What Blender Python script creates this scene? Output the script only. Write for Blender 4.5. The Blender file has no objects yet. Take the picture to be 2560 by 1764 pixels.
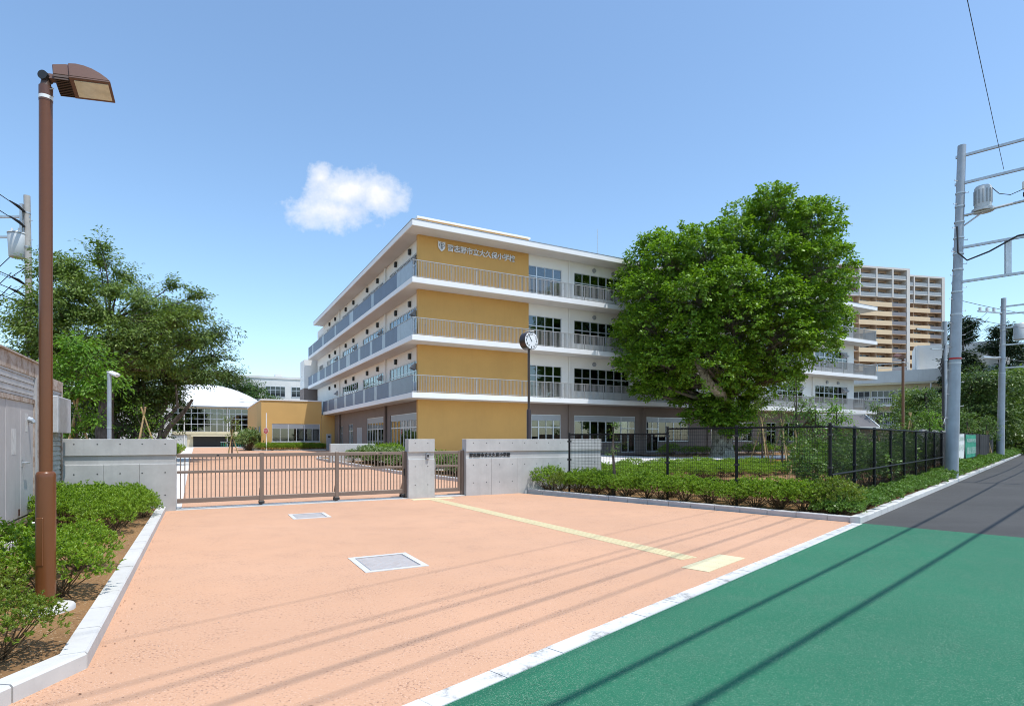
import bpy, bmesh, math, random
import numpy as np
from mathutils import Vector, Matrix
R_ = math.radians
scene = bpy.context.scene
COL = scene.collection

# ------------------------------------------------------------------ camera, sky, sun, exposure
cam = bpy.data.cameras.new('camera'); cam_o = bpy.data.objects.new('camera', cam); COL.objects.link(cam_o)
cam_o.location = (0, 0, 1.6); cam_o.rotation_euler = (R_(90), 0, 0)
cam.sensor_width = 36; cam.lens = 20.15; cam.shift_y = 0.084; cam.clip_start = 0.05; cam.clip_end = 8000
scene.camera = cam_o
scene.view_settings.view_transform = 'Standard'; scene.view_settings.look = 'None'
scene.view_settings.gamma = 1.0; scene.view_settings.use_curve_mapping = False
scene.view_settings.exposure = EXPOSURE = 0.72
SUN_EL, SUN_AZ = R_(69), math.atan2(0.8, -0.6)          # azimuth from +Y towards +X
SUN_STRENGTH, SKY_STRENGTH = 2.6, 0.15
sd = Vector((math.cos(SUN_EL)*math.sin(SUN_AZ), math.cos(SUN_EL)*math.cos(SUN_AZ), math.sin(SUN_EL)))
sun = bpy.data.lights.new('sun', 'SUN'); sun_o = bpy.data.objects.new('sun', sun); COL.objects.link(sun_o)
sun.energy = SUN_STRENGTH; sun.angle = R_(0.53); sun.color = (1.0, 0.965, 0.91)
sun_o.rotation_euler = sd.to_track_quat('Z', 'Y').to_euler(); sun_o.location = (20, -20, 40)
scene.cycles.max_bounces = 8; scene.cycles.transparent_max_bounces = 16
scene.cycles.diffuse_bounces = 4; scene.cycles.glossy_bounces = 3; scene.cycles.caustics_reflective = False; scene.cycles.caustics_refractive = False
scene.cycles.use_denoising = True; scene.cycles.filter_width = 1.0

class NT:
    """small helper around a node tree"""
    def __init__(s, nt): s.nt = nt
    def n(s, t, **kw):
        nd = s.nt.nodes.new(t)
        ins = kw.pop('ins', {})
        for k, v in kw.items(): setattr(nd, k, v)
        for k, v in ins.items():
            if isinstance(v, bpy.types.NodeSocket): s.nt.links.new(v, nd.inputs[k])
            else: nd.inputs[k].default_value = v
        return nd
    def math(s, op, a, b=None, c=None, clamp=False):
        nd = s.nt.nodes.new('ShaderNodeMath'); nd.operation = op; nd.use_clamp = clamp
        for i, v in enumerate((a, b, c)):
            if v is None: continue
            if isinstance(v, bpy.types.NodeSocket): s.nt.links.new(v, nd.inputs[i])
            else: nd.inputs[i].default_value = v
        return nd.outputs[0]
    def ramp(s, fac, stops):
        nd = s.nt.nodes.new('ShaderNodeValToRGB'); s.nt.links.new(fac, nd.inputs[0])
        el = nd.color_ramp.elements
        while len(el) < len(stops): el.new(0.5)
        for e, (p, c) in zip(el, stops):
            e.position = p; e.color = (c, c, c, 1) if isinstance(c, (int, float)) else (*c, 1)
        return nd.outputs[0]
    def mix(s, fac, a, b, mode='MIX'):
        nd = s.nt.nodes.new('ShaderNodeMix'); nd.data_type = 'RGBA'; nd.blend_type = mode
        for i, v in ((0, fac), (6, a), (7, b)):
            if isinstance(v, bpy.types.NodeSocket): s.nt.links.new(v, nd.inputs[i])
            else: nd.inputs[i].default_value = v if i == 0 else (*v, 1)
        return nd.outputs[2]
    def noise(s, vec, scale, detail=3, rough=0.5, out=0):
        nd = s.n('ShaderNodeTexNoise'); nd.inputs['Scale'].default_value = scale
        nd.inputs['Detail'].default_value = detail; nd.inputs['Roughness'].default_value = rough
        s.nt.links.new(vec, nd.inputs['Vector']); return nd.outputs[out]

world = bpy.data.worlds.new('World'); scene.world = world; world.use_nodes = True
w = NT(world.node_tree); bg = world.node_tree.nodes['Background']
sky = w.n('ShaderNodeTexSky', sky_type='NISHITA', sun_disc=False, sun_elevation=SUN_EL, sun_rotation=SUN_AZ)
sky.air_density = 1.0; sky.dust_density = 0.7; sky.ozone_density = 1.2; sky.altitude = 0
bg.inputs['Strength'].default_value = SKY_STRENGTH
# one small summer cloud, laid out by direction (far away, part of the sky)
tc = w.n('ShaderNodeTexCoord'); sep = w.n('ShaderNodeSeparateXYZ', ins={0: tc.outputs['Generated']})
X, Y, Z = sep.outputs
ry = w.math('MAXIMUM', Y, 0.02)
gx = w.math('DIVIDE', X, ry); gz_ = w.math('DIVIDE', Z, ry)
P = w.n('ShaderNodeCombineXYZ', ins={0: gx, 1: gz_}).outputs[0]
n1 = w.noise(P, 9.0, 6, 0.6); n2 = w.noise(P, 30.0, 5, 0.65)
cloud = None
for (cx, cz, rx, rz, amt) in ((-0.290, 0.430, 0.072, 0.044, 1.0), (-0.315, 0.400, 0.080, 0.040, 0.85), (-0.235, 0.425, 0.045, 0.036, .95), (-0.334, 0.458, .026, .034, .75)):
    a = w.math('DIVIDE', w.math('SUBTRACT', gx, cx), rx); b = w.math('DIVIDE', w.math('SUBTRACT', gz_, cz), rz)
    d = w.math('SQRT', w.math('ADD', w.math('MULTIPLY', a, a), w.math('MULTIPLY', b, b)))
    m = w.math('MULTIPLY', w.math('SUBTRACT', 1.16, d), amt)
    cloud = m if cloud is None else w.math('MAXIMUM', cloud, m)
nn = w.math('ADD', w.math('MULTIPLY', w.math('SUBTRACT', n1, 0.5), 1.9), w.math('MULTIPLY', w.math('SUBTRACT', n2, 0.5), 1.0))
dens = w.math('ADD', cloud, nn)
dens = w.ramp(dens, [(0.04, 0.0), (0.38, 0.48), (0.95, 1.0)])
dens = w.math('MULTIPLY', dens, w.math('GREATER_THAN', Y, 0.05))
skyc = w.mix(1.0, sky.outputs[0], (0.87, 0.965, 0.985), 'MULTIPLY')
cn = w.noise(P, 14.0, 4, 0.6)
ccol = w.mix(w.ramp(cn, [(0.35, 0.0), (0.7, 1.0)]), (3.7, 3.85, 4.15), (4.5, 4.5, 4.55))
final = w.mix(dens, skyc, ccol)
world.node_tree.links.new(final, bg.inputs['Color'])

# ------------------------------------------------------------------ frames of the place
SA, RA = R_(28.404), R_(46.39)     # school grid and road grid, turned from the camera's axis
def S(u, v, z=0.0): return Vector((u*math.cos(SA)-v*math.sin(SA), u*math.sin(SA)+v*math.cos(SA), z))
def R(p, q, z=0.0): return Vector((p*math.cos(RA)-q*math.sin(RA), p*math.sin(RA)+q*math.cos(RA), z))
def toS(x, y): return (x*math.cos(SA)+y*math.sin(SA), -x*math.sin(SA)+y*math.cos(SA))
def toR(x, y): return (x*math.cos(RA)+y*math.sin(RA), -x*math.sin(RA)+y*math.cos(RA))
def clamp(t): return max(0.0, min(1.0, t))
def gz(x, y):
    v = toS(x, y)[1]; q = toR(x, y)[1]
    return 0.36*clamp((v-16)/22)*clamp((q-7)/7)

# ------------------------------------------------------------------ mesh building
class MB:
    def __init__(s): s.v = []; s.f = []
    def add(s, vs, fs):
        o = len(s.v); s.v.extend(vs); s.f.extend([tuple(i+o for i in f) for f in fs]); return s
    def box(s, x0, x1, y0, y1, z0, z1):
        if x0 > x1: x0, x1 = x1, x0
        if y0 > y1: y0, y1 = y1, y0
        if z0 > z1: z0, z1 = z1, z0
        return s.add([(x0,y0,z0),(x1,y0,z0),(x1,y1,z0),(x0,y1,z0),(x0,y0,z1),(x1,y0,z1),(x1,y1,z1),(x0,y1,z1)],
                     [(0,3,2,1),(4,5,6,7),(0,1,5,4),(1,2,6,5),(2,3,7,6),(3,0,4,7)])
    def prism(s, poly, z0, z1):
        n = len(poly)
        a = sum(poly[i][0]*poly[(i+1)%n][1]-poly[(i+1)%n][0]*poly[i][1] for i in range(n))
        if a < 0: poly = poly[::-1]
        return s.add([(x,y,z0) for x,y in poly]+[(x,y,z1) for x,y in poly],
                     [tuple(range(n-1,-1,-1)), tuple(range(n,2*n))]+[(i,(i+1)%n,n+(i+1)%n,n+i) for i in range(n)])
    def extrude_xz(s, poly, y0, y1):
        n = len(poly)
        a = sum(poly[i][0]*poly[(i+1)%n][1]-poly[(i+1)%n][0]*poly[i][1] for i in range(n))
        if a < 0: poly = poly[::-1]
        return s.add([(x,y0,z) for x,z in poly]+[(x,y1,z) for x,z in poly],
                     [tuple(range(n)), tuple(range(2*n-1,n-1,-1))]+[(i,n+i,n+(i+1)%n,(i+1)%n) for i in range(n)])
    def tube(s, pts, r, seg=8, cap=True):
        pts = [Vector(p) for p in pts]; n = len(pts)
        rs = r if isinstance(r, (list, tuple)) else [r]*n
        vs = []; fs = []; up = None
        for i, p in enumerate(pts):
            t = (pts[min(i+1,n-1)]-pts[max(i-1,0)])
            if t.length < 1e-9: t = Vector((0,0,1))
            t.normalize()
            if up is None or abs(up.dot(t)) > .95: up = Vector((1,0,0)) if abs(t.x) < .9 else Vector((0,1,0))
            x = (up - t*up.dot(t)).normalized(); y = t.cross(x); up = x
            for k in range(seg):
                a = 2*math.pi*k/seg
                vs.append(tuple(p + x*(rs[i]*math.cos(a)) + y*(rs[i]*math.sin(a))))
        for i in range(n-1):
            for k in range(seg):
                k2 = (k+1)%seg
                fs.append((i*seg+k, i*seg+k2, (i+1)*seg+k2, (i+1)*seg+k))
        if cap:
            fs.append(tuple(range(seg-1,-1,-1))); fs.append(tuple(range((n-1)*seg, n*seg)))
        return s.add(vs, fs)
    def rod(s, x, y, z0, z1, r, seg=12): return s.tube([(x,y,z0),(x,y,z1)], r, seg)
    def mesh(s, name, off=(0,0,0)):
        me = bpy.data.meshes.new(name)
        ox, oy, oz = off
        me.from_pydata([(x-ox, y-oy, z-oz) for x,y,z in s.v], [], s.f); me.update(); return me

def link(name, data, parent=None):
    o = bpy.data.objects.new(name, data); COL.objects.link(o)
    if parent is not None: o.parent = parent
    return o
def smooth(me, angle=40):
    me.polygons.foreach_set('use_smooth', [True]*len(me.polygons))
    try: me.set_sharp_from_angle(angle=R_(angle))
    except Exception: pass
def tag(o, label=None, cat=None, group=None, kind=None):
    if label: o['label'] = label
    if cat: o['category'] = cat
    if group: o['group'] = group
    if kind: o['kind'] = kind
    return o
def bev(o, width=0.01, seg=1):
    m = o.modifiers.new('bevel', 'BEVEL'); m.width = width; m.segments = seg; m.limit_method = 'ANGLE'; m.angle_limit = R_(40)
    return o

class Thing:
    """an Empty at the thing's base; parts are given in the frame's own coordinates"""
    def __init__(s, name, label, cat, base, frame=None, group=None, kind=None, rz=None):
        s.base = tuple(base); s.o = link(name, None)
        if frame is S: s.o.location = S(*base); s.o.rotation_euler = (0,0,SA)
        elif frame is R: s.o.location = R(*base); s.o.rotation_euler = (0,0,RA)
        else: s.o.location = base; s.o.rotation_euler = (0,0,rz or 0); s.base = (0,0,0)
        s.o.empty_display_size = .2
        tag(s.o, label, cat, group, kind)
    def part(s, name, mb, mat, parent=None, sm=False, label=None, kind=None, bevel=0, angle=40):
        me = mb.mesh(name, s.base); me.materials.append(mat)
        if sm: smooth(me, angle)
        o = link(name, me, parent or s.o)
        if bevel: bev(o, bevel)
        return tag(o, label=label, kind=kind)
    def inst(s, name, me, loc, parent=None, rz=0):
        o = link(name, me, parent or s.o)
        o.location = (loc[0]-s.base[0], loc[1]-s.base[1], loc[2]-s.base[2]); o.rotation_euler = (0,0,rz)
        return o
def solo(name, mb, mat, base, frame=None, label=None, cat=None, group=None, kind=None, sm=False, bevel=0, rz=0):
    b = tuple(base)
    me = mb.mesh(name, b if frame is not None else (0,0,0)); me.materials.append(mat)
    if sm: smooth(me)
    o = link(name, me)
    if frame is S: o.location = S(*b); o.rotation_euler = (0,0,SA)
    elif frame is R: o.location = R(*b); o.rotation_euler = (0,0,RA)
    else: o.location = b; o.rotation_euler = (0,0,rz)
    if bevel: bev(o, bevel)
    return tag(o, label, cat, group, kind)
def copy_tree(o, parent=None):
    c = o.copy(); COL.objects.link(c); c.parent = parent
    for ch in o.children: copy_tree(ch, c)
    return c

# ------------------------------------------------------------------ materials
def new_mat(name):
    m = bpy.data.materials.new(name); m.use_nodes = True
    t = NT(m.node_tree); return m, t, m.node_tree.nodes['Principled BSDF'], m.node_tree.links
def pos(t): return t.n('ShaderNodeNewGeometry').outputs['Position']
def pm(name, base, rough=0.6, metal=0.0, var=0.08, scale=2.0, bump=0.0, bscale=40.0, spec=0.5, stain=0.0, streak=0.0):
    m, t, b, L = new_mat(name)
    p = pos(t)
    n = t.noise(p, scale, 5, 0.6)
    lo = tuple(c*(1-var) for c in base); hi = tuple(min(1, c*(1+var)) for c in base)
    c = t.mix(t.ramp(n, [(0.3, 0.0), (0.7, 1.0)]), lo, hi)
    if streak:
        mp = t.n('ShaderNodeMapping', ins={'Vector': p}); mp.inputs['Scale'].default_value = (6, 6, 0.5)
        sn = t.noise(mp.outputs[0], 1.0, 4, 0.6)
        c = t.mix(t.ramp(sn, [(0.52, 0.0), (0.75, streak)]), c, tuple(x*0.62 for x in base))
    if stain:
        n2 = t.noise(p, scale*5.3, 6, 0.7)
        c = t.mix(t.ramp(n2, [(0.55, 0.0), (0.8, stain)]), c, tuple(x*0.55 for x in base))
    L.new(c, b.inputs['Base Color'])
    b.inputs['Roughness'].default_value = rough; b.inputs['Metallic'].default_value = metal
    b.inputs['Specular IOR Level'].default_value = spec
    if bump:
        bn = t.noise(p, bscale, 3, 0.6)
        bp = t.n('ShaderNodeBump', ins={'Height': bn, 'Strength': bump, 'Distance': 0.01})
        L.new(bp.outputs[0], b.inputs['Normal'])
    return m

def paving(name, base, pit, pit_amt, fleck=None, patch=0.07, sc=95.0, bump=0.5, fth=.68, wear=0.0):
    m, t, b, L = new_mat(name); p = pos(t)
    big = t.noise(p, 0.35, 4, 0.55); mid = t.noise(p, 2.2, 5, 0.6); fine = t.noise(p, sc, 2, 0.6)
    c = t.mix(t.ramp(big, [(0.3, 0), (0.7, 1)]), tuple(x*(1-patch) for x in base), tuple(min(1, x*(1+patch)) for x in base))
    c = t.mix(t.ramp(mid, [(0.35, 0.0), (0.75, 0.2)]), c, tuple(x*0.9 for x in base))
    # pits of the open-graded surface, denser in patches
    thr = t.math('MULTIPLY_ADD', mid, 0.28, 0.275)
    f2 = t.noise(p, sc*0.62, 3, 0.7)
    d = t.math('MULTIPLY', t.math('SUBTRACT', thr, f2), 14.0, clamp=True)
    c = t.mix(t.math('MULTIPLY', d, pit_amt), c, pit)
    if fleck:
        f3 = t.noise(p, sc*1.35, 2, 0.5)
        g = t.math('MULTIPLY', t.math('SUBTRACT', f3, t.math('MULTIPLY_ADD', mid, -0.12, fth)), 16.0, clamp=True)
        c = t.mix(t.math('MULTIPLY', g, 0.75), c, fleck)
    if wear:      # dusty wheel tracks running along the road
        mp = t.n('ShaderNodeMapping', ins={'Vector': p}); mp.inputs['Rotation'].default_value = (0, 0, -R_(46.39)); mp.inputs['Scale'].default_value = (0.10, 1.1, 1)
        wn = t.noise(mp.outputs[0], 1.0, 5, 0.6)
        c = t.mix(t.ramp(wn, [(0.42, 0.0), (0.72, wear)]), c, tuple(0.6*x+0.12 for x in base))
    L.new(c, b.inputs['Base Color']); b.inputs['Roughness'].default_value = 0.85; b.inputs['Specular IOR Level'].default_value = 0.25
    bp = t.n('ShaderNodeBump', ins={'Height': fine, 'Strength': bump, 'Distance': 0.006}); L.new(bp.outputs[0], b.inputs['Normal'])
    return m

def leafmat(name, cols, transl=0.35, rough=0.42):
    m, t, b, L = new_mat(name)
    g = t.n('ShaderNodeNewGeometry'); r = g.outputs['Random Per Island']
    c = t.ramp(r, [(i/(len(cols)-1), col) for i, col in enumerate(cols)])
    n = t.noise(g.outputs['Position'], 1.1, 3, 0.6)
    c = t.mix(t.ramp(n, [(0.35, 0.0), (0.7, 0.45)]), c, cols[-1])
    L.new(c, b.inputs['Base Color']); b.inputs['Roughness'].default_value = rough; b.inputs['Specular IOR Level'].default_value = 0.35
    tr = t.n('ShaderNodeBsdfTranslucent'); L.new(t.mix(1.0, c, (1.25, 1.35, 0.55), 'MULTIPLY'), tr.inputs[0])
    mx = t.n('ShaderNodeMixShader'); mx.inputs[0].default_value = transl
    L.new(b.outputs[0], mx.inputs[1]); L.new(tr.outputs[0], mx.inputs[2])
    L.new(mx.outputs[0], m.node_tree.nodes['Material Output'].inputs['Surface'])
    return m

def glassmat(name, tint=(0.55, 0.6, 0.6), refl=1.0, rough=0.0):
    m, t, b, L = new_mat(name)
    tr = t.n('ShaderNodeBsdfTransparent'); tr.inputs[0].default_value = (*tint, 1)
    gl = t.n('ShaderNodeBsdfGlossy'); gl.inputs[0].default_value = (0.9, 0.93, 0.95, 1); gl.inputs['Roughness'].default_value = rough
    fr = t.n('ShaderNodeFresnel'); fr.inputs[0].default_value = 1.55
    f = t.math('MULTIPLY_ADD', fr.outputs[0], 1.6*refl, 0.05, clamp=True)
    mx = t.n('ShaderNodeMixShader'); L.new(f, mx.inputs[0]); L.new(tr.outputs[0], mx.inputs[1]); L.new(gl.outputs[0], mx.inputs[2])
    L.new(mx.outputs[0], m.node_tree.nodes['Material Output'].inputs['Surface'])
    return m

def barkmat(name, a, b_, scale=6, plates=False):
    m, t, b, L = new_mat(name); p = pos(t)
    mp = t.n('ShaderNodeMapping', ins={'Vector': p}); mp.inputs['Scale'].default_value = (1, 1, 0.35 if not plates else 0.7)
    n = t.noise(mp.outputs[0], scale, 5, 0.65)
    if plates:
        c = t.ramp(n, [(0.40, a), (0.47, b_), (0.54, tuple(0.75*x for x in b_)), (0.62, (0.42, 0.40, 0.31))])
    else:
        c = t.ramp(n, [(0.35, a), (0.7, b_)])
    L.new(c, b.inputs['Base Color']); b.inputs['Roughness'].default_value = 0.9; b.inputs['Specular IOR Level'].default_value = 0.2
    bp = t.n('ShaderNodeBump', ins={'Height': n, 'Strength': 0.6, 'Distance': 0.05}); L.new(bp.outputs[0], b.inputs['Normal'])
    return m

M = {}
M['salmon'] = paving('salmon_paving', (0.565, 0.328, 0.205), (0.16, 0.075, 0.05), 0.7, fleck=(0.70, 0.54, 0.44), sc=70, wear=0.10)
M['green'] = paving('green_paving', (0.017, 0.138, 0.073), (0.006, 0.055, 0.03), 0.75, fleck=(0.17, 0.27, 0.19), patch=0.10, sc=110, fth=.625, wear=0.07)
M['asphalt'] = paving('asphalt', (0.064, 0.062, 0.059), (0.02, 0.02, 0.02), 0.8, fleck=(0.13, 0.13, 0.13), patch=0.12, wear=0.12)
M['soil'] = paving('soil', (0.27, 0.150, 0.065), (0.08, 0.042, 0.018), 0.8, fleck=(0.48, 0.38, 0.25), patch=0.3, sc=45, bump=1.0)
M['redsoil'] = paving('red_soil', (0.42, 0.19, 0.07), (0.2, 0.08, 0.03), 0.5, patch=0.15, sc=30)
M['path'] = pm('pale_path', (0.66, 0.64, 0.61), 0.85, var=0.05, scale=1.2, bump=0.15, bscale=120)
M['ground'] = pm('bare_ground', (0.30, 0.27, 0.22), 0.95, var=0.15, scale=0.3)
M['grass'] = pm('grass_ground', (0.07, 0.10, 0.03), 0.95, var=0.3, scale=0.8)

def concrete(name, base, pits=0.5, var=0.07):
    m, t, b, L = new_mat(name); p = pos(t)
    n1 = t.noise(p, 1.3, 6, 0.62); n2 = t.noise(p, 7.0, 5, 0.65); n3 = t.noise(p, 60.0, 3, 0.6)
    c = t.mix(t.ramp(n1, [(0.3, 0), (0.7, 1)]), tuple(x*(1-var*1.6) for x in base), tuple(min(1, x*(1+var)) for x in base))
    c = t.mix(t.ramp(n2, [(0.5, 0.0), (0.78, 0.30)]), c, tuple(x*0.75 for x in base))
    mp = t.n('ShaderNodeMapping', ins={'Vector': p}); mp.inputs['Scale'].default_value = (9, 9, 0.6)
    sn = t.noise(mp.outputs[0], 1.0, 4, 0.6)
    c = t.mix(t.ramp(sn, [(0.5, 0.0), (0.8, 0.28)]), c, tuple(x*0.72 for x in base))
    c = t.mix(t.math('MULTIPLY', t.ramp(n3, [(0.24, 1.0), (0.30, 0.0)]), pits), c, tuple(x*0.5 for x in base))
    L.new(c, b.inputs['Base Color']); b.inputs['Roughness'].default_value = 0.8; b.inputs['Specular IOR Level'].default_value = 0.3
    bp = t.n('ShaderNodeBump', ins={'Height': n3, 'Strength': 0.12, 'Distance': 0.004}); L.new(bp.outputs[0], b.inputs['Normal'])
    return m
M['concrete'] = concrete('cast_concrete', (0.46, 0.46, 0.445), var=0.10)
M['kerb_white'] = concrete('pale_kerb_concrete', (0.58, 0.57, 0.545), 0.35)
M['kerb_grey'] = concrete('grey_kerb_concrete', (0.50, 0.49, 0.48), 0.35)
m, t, b, L = new_mat('worn_white_concrete'); p = pos(t)
n1 = t.noise(p, 3.2, 7, 0.72); n2 = t.noise(p, 45, 4, 0.7)
f = t.math('MULTIPLY', t.ramp(n1, [(0.52, 0.0), (0.62, 1.0)]), t.ramp(n2, [(0.38, 0.0), (0.60, 1.0)]))
L.new(t.mix(t.math('MULTIPLY', f, 0.8), (0.60, 0.59, 0.565), (0.14, 0.14, 0.13)), b.inputs['Base Color']); b.inputs['Roughness'].default_value = .85
M['strip'] = m
M['hole'] = pm('recess_shade', (0.03, 0.03, 0.03), 0.9)  # near-black colour painted in for the shade inside holes, slots and openings
M['tactile'] = pm('tactile_yellow', (0.62, 0.53, 0.31), 0.7, var=0.06, scale=4, stain=0.25)
M['tactile2'] = pm('tactile_cream', (0.64, 0.57, 0.36), 0.7, var=0.06, scale=4, stain=0.2)
M['galv'] = pm('galvanised_steel', (0.50, 0.52, 0.53), 0.42, 0.7, var=0.12, scale=9, bump=0.05)
M['gatebrown'] = pm('bronze_aluminium', (0.215, 0.165, 0.135), 0.38, 0.35, var=0.05, scale=3)
M['gatepale'] = pm('bronze_aluminium_rail', (0.25, 0.20, 0.17), 0.4, 0.35, var=0.05)
M['black'] = pm('black_coated_steel', (0.008, 0.008, 0.009), 0.6, 0.0, var=0.2, scale=8, spec=0.25)
M['blackplastic'] = pm('black_plastic', (0.02, 0.02, 0.02), 0.5)
M['brownpost'] = pm('brown_powder_coat', (0.150, 0.052, 0.016), 0.30, 0.0, var=0.05, scale=5, stain=0.12)
M['lampbrown'] = pm('lamp_head_brown', (0.125, 0.055, 0.036), 0.4, 0.0, var=0.05)
M['lampdark'] = pm('lamp_dark_fins', (0.06, 0.03, 0.02), 0.5)
M['white'] = pm('white_render', (0.80, 0.785, 0.745), 0.75, var=0.025, scale=0.6)
M['fascia'] = pm('white_fascia', (0.80, 0.80, 0.80), 0.55, var=0.03, scale=0.8, streak=0.08)
M['soffit'] = pm('shaded_soffit_board', (0.58, 0.56, 0.53), 0.8, var=0.03, scale=0.7)  # white boards; the shade under the slabs is put into this greyer colour
M['roofgrey'] = pm('roof_metal_grey', (0.33, 0.36, 0.40), 0.45, 0.3)
M['yellow'] = pm('ochre_render', (0.60, 0.338, 0.098), 0.75, var=0.06, scale=0.45, streak=0.10)
M['yellow2'] = pm('ochre_render_annex', (0.60, 0.375, 0.130), 0.75, var=0.05, scale=0.45)
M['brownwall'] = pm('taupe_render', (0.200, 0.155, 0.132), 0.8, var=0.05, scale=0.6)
M['alu'] = pm('silver_window_frame', (0.62, 0.64, 0.66), 0.4, 0.45, var=0.03)
M['alugrey'] = pm('grey_transom_panel', (0.34, 0.36, 0.39), 0.45, 0.3, var=0.05)
M['railing'] = pm('railing_aluminium', (0.40, 0.395, 0.385), 0.5, 0.3, var=0.04)
M['panel'] = pm('slate_blue_panel', (0.115, 0.150, 0.215), 0.5, 0.0, var=0.10, scale=1.4)
M['panel_light'] = pm('pale_frosted_panel', (0.34, 0.40, 0.44), 0.4, 0.0, var=0.10, scale=2.4)
M['glass'] = glassmat('window_glass', (0.52, 0.56, 0.56), 0.85)
M['glassdark'] = glassmat('window_glass_dark', (0.35, 0.4, 0.42))
M['inwall'] = pm('interior_wall', (0.55, 0.53, 0.48), 0.9)
M['infloor'] = pm('interior_floor', (0.30, 0.20, 0.11), 0.6)
M['inceil'] = pm('interior_ceiling', (0.6, 0.6, 0.58), 0.9)
M['curtain'] = pm('pale_curtain', (0.62, 0.60, 0.52), 0.9, var=0.1, scale=6)
M['silver'] = pm('brushed_letter_metal', (0.72, 0.73, 0.75), 0.5, 0.1)
M['lettering'] = pm('dark_letter_metal', (0.03, 0.03, 0.035), 0.4, 0.3)
M['pole'] = pm('zinc_pole_paint', (0.36, 0.39, 0.42), 0.5, 0.35, var=0.10, scale=3, streak=0.35)
M['polecon'] = pm('spun_concrete_pole', (0.42, 0.40, 0.37), 0.85, var=0.1, scale=3, streak=0.3)
M['trans'] = pm('transformer_grey', (0.50, 0.53, 0.54), 0.5, 0.1, var=0.05)
M['insul'] = pm('porcelain', (0.72, 0.72, 0.70), 0.25)
M['wire'] = pm('black_cable', (0.015, 0.015, 0.016), 0.6)
M['wiregrey'] = pm('grey_cable', (0.12, 0.13, 0.15), 0.6)
M['shedpanel'] = pm('shed_door_paint', (0.46, 0.44, 0.43), 0.6, var=0.07, scale=2.5, stain=0.25, streak=0.22)
M['shedside'] = pm('corrugated_zinc', (0.50, 0.50, 0.50), 0.55, 0.15, var=0.12, scale=5, stain=0.3)
m, t, b, L = new_mat('rusty_trim'); p = pos(t); n1 = t.noise(p, 6, 7, 0.7)
L.new(t.ramp(n1, [(0.30, (0.13, 0.09, 0.07)), (0.44, (0.34, 0.25, 0.19)), (0.58, (0.46, 0.40, 0.35)), (0.78, (0.32, 0.18, 0.10))]), b.inputs['Base Color']); b.inputs['Roughness'].default_value = .85
M['rust'] = m
M['paper'] = pm('torn_paper', (0.55, 0.54, 0.52), 0.9, var=0.15, scale=9)
M['meshdirt'] = pm('old_wire_glass', (0.36, 0.38, 0.35), 0.5, 0.1, var=0.25, scale=4, stain=0.5)
M['bamboo'] = pm('bamboo_stake', (0.42, 0.29, 0.14), 0.7, var=0.2, scale=5)
M['oldwhite'] = pm('old_white_paint', (0.66, 0.65, 0.62), 0.8, var=0.06, scale=0.4, streak=0.12)
M['oldcream'] = pm('old_cream_paint', (0.60, 0.54, 0.38), 0.8, var=0.06, scale=0.5, streak=0.15)
M['oldgrey'] = pm('old_grey_parapet', (0.50, 0.51, 0.50), 0.8, var=0.08, scale=0.5, streak=0.25)
M['domewhite'] = pm('white_roof_sheet', (0.74, 0.76, 0.75), 0.5, 0.0, var=0.03, scale=0.3)
M['aptcream'] = pm('apartment_cream_tile', (0.66, 0.50, 0.32), 0.7, var=0.04, scale=0.5)
M['apttan'] = pm('apartment_tan_tile', (0.52, 0.37, 0.255), 0.75, var=0.05, scale=0.5)
M['aptwhite'] = pm('apartment_white_frame', (0.58, 0.545, 0.50), 0.7, var=0.03)
M['aptgrey'] = pm('apartment_grey_railing', (0.20, 0.19, 0.20), 0.5, var=0.1)
M['aptglass'] = pm('apartment_glass', (0.05, 0.06, 0.08), 0.08, 0.0, spec=0.8)
M['aptfrost'] = pm('apartment_frosted_rail', (0.30, 0.32, 0.33), 0.4)
M['darkglass'] = pm('dark_reflective_glass', (0.02, 0.025, 0.03), 0.05, 0.0, spec=0.8)
M['hutroof'] = pm('hut_roof_felt', (0.11, 0.105, 0.11), 0.8, var=0.1, bump=0.3, bscale=60)
M['hutwood'] = pm('weathered_boards', (0.34, 0.25, 0.17), 0.85, var=0.2, scale=6)
M['bannerwhite'] = pm('white_banner_cloth', (0.72, 0.73, 0.70), 0.85, var=0.06, scale=4)
M['bannergreen'] = pm('green_banner_cloth', (0.012, 0.27, 0.16), 0.7, var=0.1, scale=4)
M['net'] = pm('black_shade_net', (0.014, 0.014, 0.016), 0.9, var=0.3, scale=6)
M['block'] = concrete('grey_block', (0.38, 0.37, 0.36))
M['red'] = pm('red_sign', (0.52, 0.015, 0.015), 0.45)
M['signwhite'] = pm('white_sign_paint', (0.78, 0.78, 0.78), 0.45)
M['clockrim'] = pm('brown_clock_case', (0.06, 0.04, 0.035), 0.3, 0.5)
M['locker'] = pm('grey_locker', (0.36, 0.37, 0.39), 0.45, 0.2)
M['azalea'] = leafmat('azalea_leaf', [(0.07, 0.15, 0.014), (0.13, 0.24, 0.018), (0.20, 0.325, 0.024), (0.26, 0.38, 0.035)], 0.35)
M['azalea_olive'] = leafmat('azalea_olive_leaf', [(0.075, 0.14, 0.016), (0.125, 0.205, 0.022), (0.19, 0.27, 0.03), (0.22, 0.24, 0.045)], 0.35)
M['lowshrub'] = leafmat('glossy_shrub_leaf', [(0.05, 0.11, 0.02), (0.085, 0.175, 0.026), (0.13, 0.24, 0.036), (0.18, 0.29, 0.055)], 0.25, 0.28)
M['pale_shrub'] = leafmat('pale_variegated_leaf', [(0.10, 0.17, 0.05), (0.18, 0.26, 0.09), (0.33, 0.38, 0.22), (0.12, 0.20, 0.05)], 0.3)
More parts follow.
